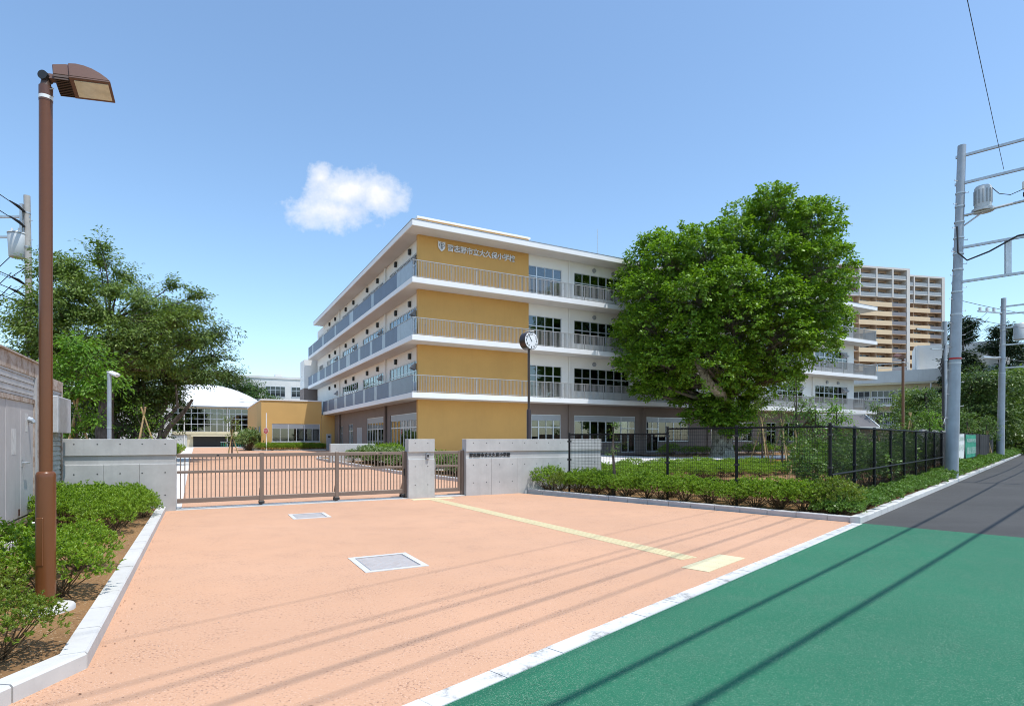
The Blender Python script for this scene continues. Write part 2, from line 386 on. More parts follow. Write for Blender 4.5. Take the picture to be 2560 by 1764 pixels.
M['tallshrub'] = leafmat('tall_shrub_leaf', [(0.045, 0.095, 0.018), (0.075, 0.15, 0.028), (0.12, 0.21, 0.04), (0.16, 0.26, 0.055)], 0.3, 0.3)
M['planeleaf'] = leafmat('plane_tree_leaf', [(0.05, 0.115, 0.014), (0.10, 0.205, 0.02), (0.17, 0.305, 0.028), (0.25, 0.40, 0.035)], 0.33)
M['cherryleaf'] = leafmat('cherry_leaf', [(0.06, 0.11, 0.024), (0.10, 0.165, 0.034), (0.15, 0.23, 0.045), (0.21, 0.29, 0.06)], 0.32)
M['darkleaf'] = leafmat('dark_evergreen_leaf', [(0.032, 0.066, 0.016), (0.052, 0.10, 0.022), (0.085, 0.145, 0.03), (0.125, 0.19, 0.04)], 0.25, 0.35)
M['brightleaf'] = leafmat('young_bright_leaf', [(0.06, 0.14, 0.015), (0.10, 0.22, 0.02), (0.15, 0.30, 0.03), (0.19, 0.33, 0.05)], 0.42)
M['farleaf'] = leafmat('far_tree_leaf', [(0.035, 0.075, 0.02), (0.05, 0.105, 0.025), (0.07, 0.13, 0.03), (0.09, 0.155, 0.04)], 0.3)
M['conifer'] = leafmat('conifer_needles', [(0.016, 0.034, 0.015), (0.026, 0.05, 0.02), (0.038, 0.066, 0.024)], 0.15, 0.6)
M['bark'] = barkmat('cherry_bark', (0.045, 0.036, 0.03), (0.16, 0.135, 0.115))
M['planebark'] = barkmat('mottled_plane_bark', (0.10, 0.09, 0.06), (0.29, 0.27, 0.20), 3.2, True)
M['darkbark'] = barkmat('shaded_plane_bark', (0.07, 0.06, 0.045), (0.20, 0.18, 0.14), 3.0)  # darker copy of the plane bark, crown shade put into its colour
M['stem'] = barkmat('shrub_stem', (0.07, 0.045, 0.025), (0.16, 0.11, 0.06), 20)
M['panel_mid'] = pm('mid_blue_panel', (0.20, 0.245, 0.29), 0.45, 0.0, var=0.10, scale=1.4)
M['yellow3'] = M['yellow']
M['lens'] = pm('lamp_lens', (0.62, 0.56, 0.43), 0.12, 0.0, var=0.15, scale=12)  # pale base colour stands in for reflections on the glass
M['grate'] = pm('grate_zinc', (0.46, 0.48, 0.49), 0.6, 0.1, var=0.1, scale=9)
# ------------------------------------------------------------------ the ground
def sheet(name, pts, dz, mat, cut=2.5, drape=True, kind='structure'):
    """a flat covering laid over the terrain; pts are world x, y"""
    bm = bmesh.new()
    bm.faces.new([bm.verts.new((x, y, 0)) for x, y in pts])
    if drape:
        us = [toS(x, y) for x, y in pts]; rs = [toR(x, y) for x, y in pts]
        if max(v for _, v in us) > 15.9 and max(q for _, q in rs) > 6.9:
            lo, hi = min(v for _, v in us), max(v for _, v in us)
            for k in range(16, 39, 2):
                if lo < k < hi:
                    n = S(0, 1); bmesh.ops.bisect_plane(bm, geom=bm.verts[:]+bm.edges[:]+bm.faces[:], plane_co=S(0, k), plane_no=n)
            lo, hi = min(q for _, q in rs), max(q for _, q in rs)
            for k in range(7, 15):
                if lo < k < hi:
                    n = R(0, 1); bmesh.ops.bisect_plane(bm, geom=bm.verts[:]+bm.edges[:]+bm.faces[:], plane_co=R(0, k), plane_no=n)
    bmesh.ops.recalc_face_normals(bm, faces=bm.faces[:])
    for f in bm.faces:
        if f.normal.z < 0: f.normal_flip()
    for v in bm.verts: v.co.z = (gz(v.co.x, v.co.y) if drape else 0) + dz
    me = bpy.data.meshes.new(name); bm.to_mesh(me); bm.free(); me.materials.append(mat)
    return tag(link(name, me), kind=kind)
def xy(v): return (v.x, v.y)
def srect(u0, u1, v0, v1): return [xy(S(u0, v0)), xy(S(u1, v0)), xy(S(u1, v1)), xy(S(u0, v1))]
def rrect(p0, p1, q0, q1): return [xy(R(p0, q0)), xy(R(p1, q0)), xy(R(p1, q1)), xy(R(p0, q1))]

# base terrain, one sheet out to the horizon, a little under the coverings
ax = [-4000, -1500, -600, -300, -150] + list(range(-90, 151, 5)) + [200, 300, 600, 1500, 4000]
mb = MB(); n = len(ax)
mb.v = [(x, y, gz(x, y)-0.10) for y in ax for x in ax]
mb.f = [(j*n+i, j*n+i+1, (j+1)*n+i+1, (j+1)*n+i) for j in range(n-1) for i in range(n-1)]
me = mb.mesh('ground'); me.materials.append(M['ground']); tag(link('ground', me), kind='structure')

KL = -0.705                                        # right face of the kerb on the lamp's side
fore = [xy(S(KL-.05, 14.85)), xy(S(KL-.05, 4.94)), xy(S(-1.98, 3.1)), xy(R(-2.0, 2.78)), xy(R(12.47, 2.78)), xy(R(12.47, 11.57))]
sheet('forecourt_paving', fore, 0.0, M['salmon'])
sheet('green_pavement', rrect(-40, 12.45, -3.4, 2.72), 0.004, M['green'])
sheet('road', rrect(12.44, 420, -3.4, 2.75), 0.0, M['asphalt'])
sheet('road_behind', rrect(-80, -39.9, -3.4, 2.72), 0.0, M['asphalt'])
# the white concrete edging strip between the two pavings, laid in lengths
T = Thing('edging_strip', None, None, (0, 2.75, 0), R, kind='structure')
for k in range(-8, 21):
    p0 = k*0.6+0.35; p1 = min(p0+0.594, 12.34)
    mb = MB().box(p0, p1, 2.664, 2.832, -0.05, 0.010+0.0015*((k*7) % 3)); T.part('edging_block', mb, M['strip'])

# driveway inside the gate, pale strip and far threshold
sheet('driveway', [xy(S(-0.42, 15.3)), xy(S(8.6, 15.3)), xy(S(8.35, 18.6)), xy(S(6.3, 37.5)), xy(S(8.0, 41.0)), xy(S(13.1, 41.0)), xy(S(13.1, 66.5)), xy(S(5.4, 66.5)), xy(S(4.6, 97)), xy(S(-1.1, 97))], 0.0, M['salmon'])
sheet('drive_side_strip', [xy(S(-1.25, 15.3)), xy(S(-0.42, 15.3)), xy(S(-1.1, 97)), xy(S(-2.0, 97))], 0.01, M['path'])
sheet('gym_apron', srect(-14, 12, 97, 101), 0.03, M['path'])
sheet('garden_soil', srect(-16, -1.25, 15.2, 100), -0.03, M['soil'])
# planting ground around the fence, and the yard
sheet('planting_soil', [xy(R(12.58, 2.84)), xy(R(80, 2.84)), xy(R(80, 7)), xy(R(40, 12)), xy(S(48, 22)), xy(S(25, 22)), xy(S(11.2, 25.5)), xy(S(11.2, 15.1)), xy(S(8.8, 14.7))], 0.055, M['soil'])
sheet('yard_path', [xy(S(8.6, 24.0)), xy(S(22, 24.0)), xy(S(30, 26.6)), xy(S(54, 26.6)), xy(S(54, 30.2)), xy(S(30, 30.2)), xy(S(27, 35.2)), xy(S(8.6, 35.2))], 0.07, M['path'])
sheet('terracotta_bed', [xy(S(23, 21.5)), xy(S(43, 20.6)), xy(S(43, 26.5)), xy(S(29, 25.6))], 0.062, M['redsoil'])
sheet('tree_bed_soil', srect(30, 70, 30.2, 34.4), 0.065, M['soil'])
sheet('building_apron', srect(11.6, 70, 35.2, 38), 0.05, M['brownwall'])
sheet('bed_soil', [xy(S(8.35, 18.8)), xy(S(11.2, 15.2)), xy(S(11.6, 37.0)), xy(S(7.0, 38.5)), xy(S(6.3, 37.3))], 0.06, M['soil'])
sheet('lamp_bed_soil', [xy(S(KL-.12, 14.9)), xy(S(KL-.12, 4.9)), xy(S(-2.08, 3.0)), xy(R(-2.4, 2.9)), xy(R(-9, 2.9)), xy(S(-9, 8)), xy(S(-9, 14.9))], 0.075, M['soil'])

def kerb_run(name, pts, w, h, mat, step=0.6, side=1, frame=None, until=None):
    """stones along a line (world points); side +1 puts the body on the left of the run"""
    T = Thing(name, None, None, (0, 0, 0), kind='structure')
    far = MB()
    rnd = random.Random(len(name)+len(pts))
    for a, b in zip(pts[:-1], pts[1:]):
        a = Vector(a); b = Vector(b); L = (b-a).length; d = (b-a)/L; nrm = Vector((-d.y, d.x, 0))*side
        k = max(1, round(L/step)); st = L/k
        for i in range(k):
            s0 = a+d*(i*st+0.006); s1 = a+d*((i+1)*st-0.006); hh = h+rnd.uniform(-.004, .004)
            c = 0.015
            prof = [(0, -0.05), (0, hh-c), (c, hh), (w, hh), (w, -0.05)]
            vs = []
            for s in (s0, s1):
                for o_, z_ in prof: q = s+nrm*o_; vs.append((q.x, q.y, gz(q.x, q.y)+z_))
            fs = [(0,1,2,3,4), (9,8,7,6,5)]+[(j, 5+j, 5+(j+1) % 5, (j+1) % 5) for j in range(5)]
            if side < 0: fs = [f[::-1] for f in fs]
            fs = [f[::-1] for f in fs]
            mid = (s0+s1)/2
            if until and mid.length > until: far.add(vs, fs)
            else: T.part('kerb_stone', MB().add(vs, fs), mat)
    if far.v: T.part('distant_kerb', far, mat, kind='stuff')
    return T
kerb_run('lamp_bed_kerb', [S(KL, 14.83), S(KL, 4.94), S(-1.93, 3.16), R(-2.0, 2.9), R(-9, 2.9)], 0.16, 0.115, M['kerb_white'], side=-1)
kerb_run('hedge_kerb', [S(8.55, 14.80), R(12.47, 2.72)], 0.12, 0.115, M['kerb_grey'], side=1)
kerb_run('roadside_kerb', [R(12.36, 2.70), R(200, 2.70)], 0.17, 0.125, M['kerb_white'], side=1, until=45)
kerb_run('driveway_kerb', [S(8.35, 16.2), S(8.3, 18.8), S(7.3, 23.5), S(6.15, 36.5), S(6.5, 38.3), S(7.6, 39.3), S(10.5, 39.6)], 0.14, 0.13, M['kerb_grey'], side=-1, until=60)
kerb_run('annex_kerb', [S(4.4, 90), S(5.0, 66), S(12, 65.4)], 0.14, 0.13, M['kerb_white'], side=-1)

# leaf litter and grit at the kerb's foot
rnd = random.Random(5); mb = MB()
for k in range(70):
    v = rnd.uniform(4.2, 14.5); u = KL+abs(rnd.gauss(0, .10))+.015; s_ = rnd.uniform(.004, .012)
    c = S(u, v, 0.006); a = rnd.uniform(0, 6.28); h = rnd.uniform(0.002, s_*0.5)
    pts = [(c.x+s_*math.cos(a+j*1.57)*rnd.uniform(.6, 1.3), c.y+s_*math.sin(a+j*1.57)*rnd.uniform(.6, 1.3), 0.006+h*rnd.random()) for j in range(4)]
    mb.add(pts, [(0, 1, 2, 3)])
me = mb.mesh('leaf_litter'); me.materials.append(pm('dry_leaf', (0.23, 0.10, 0.045), 0.9, var=0.4, scale=30)); tag(link('leaf_litter', me), kind='stuff')
mb = MB()
for k in range(420):
    c = (rnd.uniform(-8, 6), rnd.uniform(3.2, 14)); s_ = rnd.uniform(.002, .006); a = rnd.random()*3
    if toS(*c)[0] < KL+.05 or toR(*c)[1] < 2.9 or toR(*c)[0] > 12.3: continue
    mb.add([(c[0]+s_*math.cos(a+j*2.09), c[1]+s_*math.sin(a+j*2.09), 0.003) for j in range(3)]+[(c[0], c[1], .003+s_)], [(0,1,3),(1,2,3),(2,0,3)])
me = mb.mesh('loose_grit'); me.materials.append(pm('grit', (0.45, 0.38, 0.33), 0.9, var=0.6, scale=40)); tag(link('loose_grit', me), kind='stuff')

# drain grates
def grate(u0, u1, v0, v1, label, barw):
    T = Thing('drain_grate', label, 'drain grate', (u0, v0, 0), S, group='drain grates in the salmon paving')
    f = 0.075
    fr = MB()
    fr.box(u0, u1, v0, v0+f, -.05, .008).box(u0, u1, v1-f, v1, -.05, .008).box(u0, u0+f, v0+f, v1-f, -.05, .008).box(u1-f, u1, v0+f, v1-f, -.05, .008)
    T.part('concrete_frame', fr, M['kerb_white'])
    T.part('pit', MB().box(u0+f, u1-f, v0+f, v1-f, -.06, -.035), M['hole'])
    a0, a1, b0, b1 = u0+f+.006, u1-f-.006, v0+f+.006, v1-f-.006
    g = MB().box(a0, a1, b0, b0+.012, -.03, .005).box(a0, a1, b1-.012, b1, -.03, .005).box(a0, a0+.012, b0, b1, -.03, .0045).box(a1-.012, a1, b0, b1, -.03, .0045)
    T.part('grate_rim', g, M['galv'])
    n = int((b1-b0)/barw)
    bars = MB()
    for i in range(1, n):
        y = b0+(b1-b0)*i/n; bars.box(a0+.012, a1-.012, y-.0125, y+.0125, -.028, .003)
    T.part('grate_bars', bars, M['grate'], kind='stuff')
    cr = MB()
    for i in range(1, 13):
        x = a0+(a1-a0)*i/13; cr.box(x-.003, x+.003, b0+.012, b1-.012, -.012, -.002)
    T.part('cross_bars', cr, M['galv'], kind='stuff')
grate(1.72, 2.52, 6.86, 7.82, 'larger galvanised drain grate, nearer the camera, in salmon paving', 0.044)
grate(1.60, 2.34, 12.1, 12.95, 'smaller galvanised drain grate close to the sliding gate', 0.05)

# tactile paving: a line of tiles from the pillar to the road edge with a bar at each end
T = Thing('tactile_paving', None, None, (0, 0, 0), kind='structure')
A, B = S(5.42, 14.32), S(5.74, 5.62); L = (B-A).length; d = (B-A)/L; nr = Vector((-d.y, d.x, 0))
k = 29
for i in range(k):
    s0 = A+d*(L*i/k+.002); s1 = A+d*(L*(i+1)/k-.002)
    mb = MB()
    def slab(s0, s1, o0, o1, z0, z1):
        q = [s0+nr*o0, s0+nr*o1, s1+nr*o1, s1+nr*o0]
        mb.prism([(v.x, v.y) for v in q], z0, z1)
    slab(s0, s1, -.15, .15, -.02, .004)
    e = d*.012
    for o_ in (-.11, -.037, .037, .11): slab(s0+e, s1-e, o_-.013, o_+.013, .004, .0065)
    T.part('tactile_tile', mb, M['tactile'])
def dot_tiles(p0, p1, q0, q1, frame, nx, ny):
    for i in range(nx):
        for j in range(ny):
            a0 = p0+(p1-p0)*i/nx+.002; a1 = p0+(p1-p0)*(i+1)/nx-.002; b0 = q0+(q1-q0)*j/ny+.002; b1 = q0+(q1-q0)*(j+1)/ny-.002
            mb = MB().prism([xy(frame(a0, b0)), xy(frame(a1, b0)), xy(frame(a1, b1)), xy(frame(a0, b1))], -.02, .006)
            for x in range(5):
                for y in range(5):
                    c = frame(a0+(a1-a0)*(x+.5)/5, b0+(b1-b0)*(y+.5)/5)
                    mb.add([(c.x+.012*math.cos(t), c.y+.012*math.sin(t), .006) for t in (0, 1.57, 3.14, 4.71)]+[(c.x, c.y, .011)], [(0,1,4),(1,2,4),(2,3,4),(3,0,4)])
            T.part('tactile_dot_tile', mb, M['tactile2'])
dot_tiles(6.62, 7.74, 3.04, 3.40, R, 4, 1)
dot_tiles(4.85, 6.02, 14.38, 14.68, S, 4, 1)

# ------------------------------------------------------------------ board-marked concrete walls and the pillar
def concrete_wall(name, label, u0, u1, segs, holes_u, low_holes, top=1.6, v0=14.85, th=0.3, hole_rows=(1.49, 0.86, 0.36), left_post=None):
    T = Thing(name, label, 'wall', ((u0+u1)/2, v0, 0), S)
    T.part('core', MB().box(u0+.004, u1-.004, v0+.036, v0+th-.02, -.2, top-.006), M['concrete'])
    edges = [u0]+segs+[u1]
    for a, b in zip(edges[:-1], edges[1:]):
        T.part('concrete_panel', MB().box(a+.0015, b-.0015, v0+.0, v0+.05, -.2, 1.055), M['concrete'], bevel=.006)
    T.part('upper_band', MB().box(u0, u1, v0-.002, v0+th, 1.245, top), M['concrete'], bevel=.008)
    T.part('back_face', MB().box(u0, u1, v0+th-.05, v0+th+.002, -.2, 1.235), M['concrete'])
    for r, z in enumerate(hole_rows):
        for x in holes_u:
            if r >= 2 and x not in low_holes: continue
            ho = MB().tube([(x, v0-.0035, z), (x, v0+.004, z)], .0135, 10); T.part('tie_hole', ho, M['hole'])
    return T
wl = concrete_wall('concrete_wall', 'long board-marked concrete wall beside the grey storage shed', -4.2, -0.51, [-2.8, -1.85, -1.2], [-2.35, -1.95, -1.55, -1.15, -.72], [-.72])
wp = concrete_wall('gate_pillar', 'narrow concrete gate pillar between the sliding gate and wicket gate', 4.87, 5.62, [], [5.06, 5.42], [5.06, 5.42])
mb = MB().box(5.37, 5.445, 14.80, 14.886, 1.055, 1.205)
ic = wp.part('intercom', mb, M['locker'], bevel=.006); wp.part('intercom_screen', MB().box(5.385, 5.43, 14.792, 14.801, 1.11, 1.19), M['blackplastic'], parent=ic)
wr = concrete_wall('name_wall', 'concrete wall with the dark school name lettering beside the wicket gate', 6.56, 11.3, [7.36, 8.2, 9.1, 9.98], [6.78, 7.2, 7.62, 8.04, 8.46, 8.88, 9.3, 9.72, 10.2, 10.62, 11.04], [6.78, 7.2, 7.62, 8.04, 9.3])

def text_mesh(body, size, depth, bold=0.0):
    c = bpy.data.curves.new('t', 'FONT'); c.body = body; c.size = size; c.extrude = depth; c.offset = bold; c.space_character = 1.0
    o = bpy.data.objects.new('t', c); COL.objects.link(o)
    bpy.context.view_layer.update()
    me = bpy.data.meshes.new_from_object(o.evaluated_get(bpy.context.evaluated_depsgraph_get()))
    bpy.data.objects.remove(o); bpy.data.curves.remove(c)
    xs = [v.co.x for v in me.vertices]; ys = [v.co.y for v in me.vertices]
    return me, min(xs), max(xs), min(ys), max(ys)
def lettering(T, body, u0, pitch, v, zb, height, depth, mat, bold, parent=None):
    for i, ch in enumerate(body):
        me, x0, x1, y0, y1 = text_mesh(ch, 1.0, 0.0, bold)
        sc = height
        out = MB()
        # re-extrude: use curve mesh scaled
        me2, *_ = text_mesh(ch, 1.0, depth/sc, bold)
        for vtx in me2.vertices:
            x, y, z = vtx.co; vtx.co = (x*sc, -z*sc, y*sc)
        me2.materials.append(mat); me2.update()
        o = link('letter', me2, parent or T.o); o.location = (u0+i*pitch-T.base[0], v-T.base[1], zb-T.base[2])
        bpy.data.meshes.remove(me)
SCHOOL = '習志野市立大久保小学校'
lettering(wr, SCHOOL, 6.66, 0.1205, 14.868, 1.105, 0.118, 0.012, M['lettering'], 0.012)

# ------------------------------------------------------------------ sliding gate, wicket gate and track
T = Thing('gate_threshold', None, None, (2.2, 14.85, 0), S, kind='structure')
T.part('front_edge', MB().box(-.51, 4.87, 14.852, 14.96, -.1, .012), M['kerb_white'])
T.part('bed', MB().box(-.51, 4.87, 14.962, 15.36, -.1, .006), M['kerb_white'])
T.part('rail', MB().box(-.51, 4.87, 15.08, 15.10, .0, .022).box(-.51, 4.87, 15.02, 15.028, .0, .018), M['galv'])
mb = MB()
for i in range(74):
    x = -.46+i*.0722; mb.box(x, x+.024, 15.035, 15.07, .004, .0095)
T.part('drain_slots', mb, M['hole'], kind='stuff')
for a, b in ((.2, 1.9), (1.95, 3.6), (3.65, 4.8)): T.part('drain_cover', MB().box(a, b, 15.13, 15.33, .0, .011), M['galv'])
T.part('wicket_sill', MB().box(5.64, 6.54, 14.86, 15.3, -.1, .014), M['kerb_white'])

def gate_section(T, u0, u1, v, zb, zt, zm, n, post=True):
    T.part('top_rail', MB().box(u0, u1, v-.03, v+.03, zt-.085, zt), M['gatebrown'], bevel=.005)
    T.part('middle_rail', MB().box(u0, u1, v-.027, v+.027, zm-.03, zm+.03), M['gatebrown'], bevel=.004)
    T.part('bottom_rail', MB().box(u0, u1, v-.032, v+.032, zb, zb+.105), M['gatebrown'], bevel=.005)
    bar = MB().box(-.0105, .0105, -.0105, .0105, zb+.1, zt-.08).mesh('bar'); bar.materials.append(M['gatebrown'])
    for i in range(n):
        T.inst('bar', bar, (u0+(u1-u0)*(i+.75)/(n+.5), v, 0))
G = Thing('sliding_gate', 'wide bronze sliding gate of thin vertical bars', 'gate', (2.18, 15.08, 0), S)
sec = [-.50, 1.27, 3.045, 4.82]
for a, b in zip(sec[:-1], sec[1:]): gate_section(G, a+.045 if a > -.4 else a, b-.045, 15.08, .14, 1.265, .845, 19)
for x in sec[1:]:
    po = G.part('post', MB().box(x-.045, x+.045, 15.045, 15.115, .10, 1.275), M['gatebrown'], bevel=.006)
    G.part('brace', MB().add([(x-.05, 15.11, .10), (x+.04, 15.11, .10), (x+.04, 15.34, .10), (x-.05, 15.34, .10), (x-.05, 15.11, .42), (x+.04, 15.11, .42)], [(0,3,2,1),(0,1,5,4),(1,2,5),(0,4,3),(4,5,2,3)]), M['gatebrown'], parent=po)
    wh = G.part('roller', MB().box(x-.07, x+.06, 15.02, 15.15, .05, .115), M['blackplastic'], bevel=.01)
    G.part('wheel', MB().tube([(x-.02, 15.035, .068), (x-.02, 15.075, .068)], .045, 16), M['lampdark'], parent=wh)
    G.part('wheel', MB().tube([(x-.05, 15.3, .055), (x+.03, 15.3, .055)], .04, 14), M['blackplastic'], parent=wh)
for x in (.30, 4.15): G.part('maker_plate', MB().box(x, x+.055, 15.046, 15.052, 1.21, 1.235), M['blackplastic'])
G.part('warning_plate', MB().box(4.06, 4.10, 15.046, 15.052, 1.21, 1.235), M['rust'])
G.part('latch', MB().box(4.80, 4.87, 15.03, 15.07, .62, .80), M['blackplastic'])
G.part('end_channel', MB().box(4.836, 4.868, 15.0, 15.16, .0, 1.26), M['gatebrown'])
W = Thing('wicket_gate', 'narrow bronze wicket gate between pillar and name wall', 'gate', (6.05, 15.08, 0), S)
gate_section(W, 5.66, 6.40, 15.08, .12, 1.265, .845, 8)
W.part('stile', MB().box(6.40, 6.48, 15.05, 15.11, .12, 1.275), M['gatebrown'], bevel=.005)
W.part('stile', MB().box(5.625, 5.66, 15.05, 15.11, .12, 1.275), M['gatebrown'], bevel=.005)
W.part('hinge_post', MB().box(6.485, 6.556, 15.0, 15.14, .0, 1.29), M['gatebrown'], bevel=.005)
W.part('handle', MB().tube([(5.70, 15.045, .95), (5.70, 15.0, .95), (5.70, 15.0, .80), (5.70, 15.045, .80)], .008, 8), M['galv'], sm=True)
# ------------------------------------------------------------------ school building
class Face:
    """a wall face in the school grid: s runs along the face, d is depth inwards"""
    def __init__(s, kind, plane): s.k = kind; s.p = plane
    def box(s, mb, s0, s1, d0, d1, z0, z1):
        if s.k == 'A': mb.box(s0, s1, s.p+d0, s.p+d1, z0, z1)
        else: mb.box(s.p+d0, s.p+d1, s0, s1, z0, z1)
    def pt(s, a, d, z): return (a, s.p+d, z) if s.k == 'A' else (s.p+d, a, z)
def wall_openings(mb, F, s0, s1, z0, z1, ops, th=.25):
    es = sorted({s0, s1} | {e for o in ops for e in (o[0], o[1]) if s0 < e < s1})
    for a, b in zip(es[:-1], es[1:]):
        m_ = (a+b)/2; cover = sorted([(o[2], o[3]) for o in ops if o[0] < m_ < o[1]]); z = z0
        for c0, c1 in cover:
            if c0 > z+.001: F.box(mb, a, b, 0, th, z, c0)
            z = max(z, c1)
        if z < z1-.001: F.box(mb, a, b, 0, th, z, z1)
PANE = {}
def pane_mesh(kind, w_, h_, mat):
    key = (kind, round(w_, 3), round(h_, 3), mat.name)
    if key not in PANE:
        mb = MB()
        if kind == 'A': mb.box(-w_/2, w_/2, -.004, .004, -h_/2, h_/2)
        else: mb.box(-.004, .004, -w_/2, w_/2, -h_/2, h_/2)
        me = mb.mesh('pane'); me.materials.append(mat); PANE[key] = me
    return PANE[key]
def window(T, F, s0, s1, z0, z1, cols, rows, name='window', single=True, mat=None, frame=None, big=(), panel_top=0, deep=.09):
    """frame with mullions at even columns, transoms at heights rows; panes as sub-parts"""
    mat = mat or M['glass']; frame = frame or M['alu']
    fr = MB(); d0, d1 = .04, .04+deep
    F.box(fr, s0, s1, d0, d1, z0, z0+.05); F.box(fr, s0, s1, d0, d1, z1-.05, z1)
    F.box(fr, s0, s0+.05, d0, d1, z0+.05, z1-.05); F.box(fr, s1-.05, s1, d0, d1, z0+.05, z1-.05)
    xs = [s0+(s1-s0)*i/cols for i in range(cols+1)]
    for i in range(1, cols):
        wd = .05 if i in big else .028
        F.box(fr, xs[i]-wd, xs[i]+wd, d0+.002, d1-.002, z0+.05, z1-.05)
    zs = [z0]+list(rows)+[z1]
    for z in rows: F.box(fr, s0+.05, s1-.05, d0+.005, d1-.005, z-.04, z+.04)
    o = T.part(name, fr, frame)
    if single:
        for i in range(cols):
            for j in range(len(zs)-1):
                w_ = xs[i+1]-xs[i]-.05; h_ = zs[j+1]-zs[j]-.08
                c = F.pt((xs[i]+xs[i+1])/2, .075, (zs[j]+zs[j+1])/2)
                T.inst('pane', pane_mesh(F.k, w_, h_, mat), c, o)
    else:
        gl = MB(); F.box(gl, s0+.04, s1-.04, .071, .079, z0+.04, z1-.04); T.part('glazing', gl, mat, parent=o)
    if panel_top:
        pt_ = MB(); F.box(pt_, s0+.05, s1-.05, .03, .07, z1-panel_top, z1-.05); T.part('transom_panel', pt_, M['alugrey'], parent=o)
    return o

B = Thing('school_building', 'four-storey white school building with ochre corner walls and railed balconies', 'school', (12, 35.8, 0), S)
F0 = 0.42; FL = [F0, 4.65, 8.40, 12.15]; SOF = [4.30, 8.05, 11.80, 15.50]; ROOF = 15.88
UA0, UA1 = 12.0, 64.4; VA = 35.8; WA, WB = 37.33, 13.2; UE = 62.4
VB = {1: 67.2, 2: 77.5, 3: 77.5}
fa, fb = Face('A', WA), Face('B', WB)
# slabs and roof
for k in (1, 2, 3):
    z1 = FL[k]; z0 = z1-.35
    B.part('balcony_slab', MB().box(UA0, UA1, VA, WA-.003, z0, z1), M['fascia'], bevel=.012)
    B.part('balcony_slab', MB().box(UA0, WB-.003, WA-.002, VB[k], z0, z1-.002), M['fascia'], bevel=.012)
B.part('roof', MB().box(UA0, UA1, VA, 53, 15.50, ROOF).box(UA0+.001, 27, 53.002, 73.4, 15.501, ROOF-.001), M['fascia'], bevel=.012)
B.part('roof_edge', MB().box(UA0-.02, UA1+.02, VA-.02, VA+.3, ROOF, ROOF+.035).box(UA0-.02, UA0+.3, VA+.302, 73.42, ROOF, ROOF+.034), M['roofgrey'])
for k in range(1, 5):                    # soffit boards with open joints
    z0 = (FL[k]-.35 if k < 4 else 15.5)
    u = UA0+.06
    while u < UA1-.1:
        e = min(u+3.62, UA1-.06); B.part('soffit_panel', MB().box(u, e-.014, VA+.06, WA-.012, z0-.014, z0-.001), M['soffit']); u += 3.62
    v = WA+.01; end = VB.get(k, 73.3)-.06
    while v < end:
        e = min(v+3.62, end); B.part('soffit_panel', MB().box(UA0+.06, WB-.012, v, e-.014, z0-.014, z0-.001), M['soffit']); v += 3.62
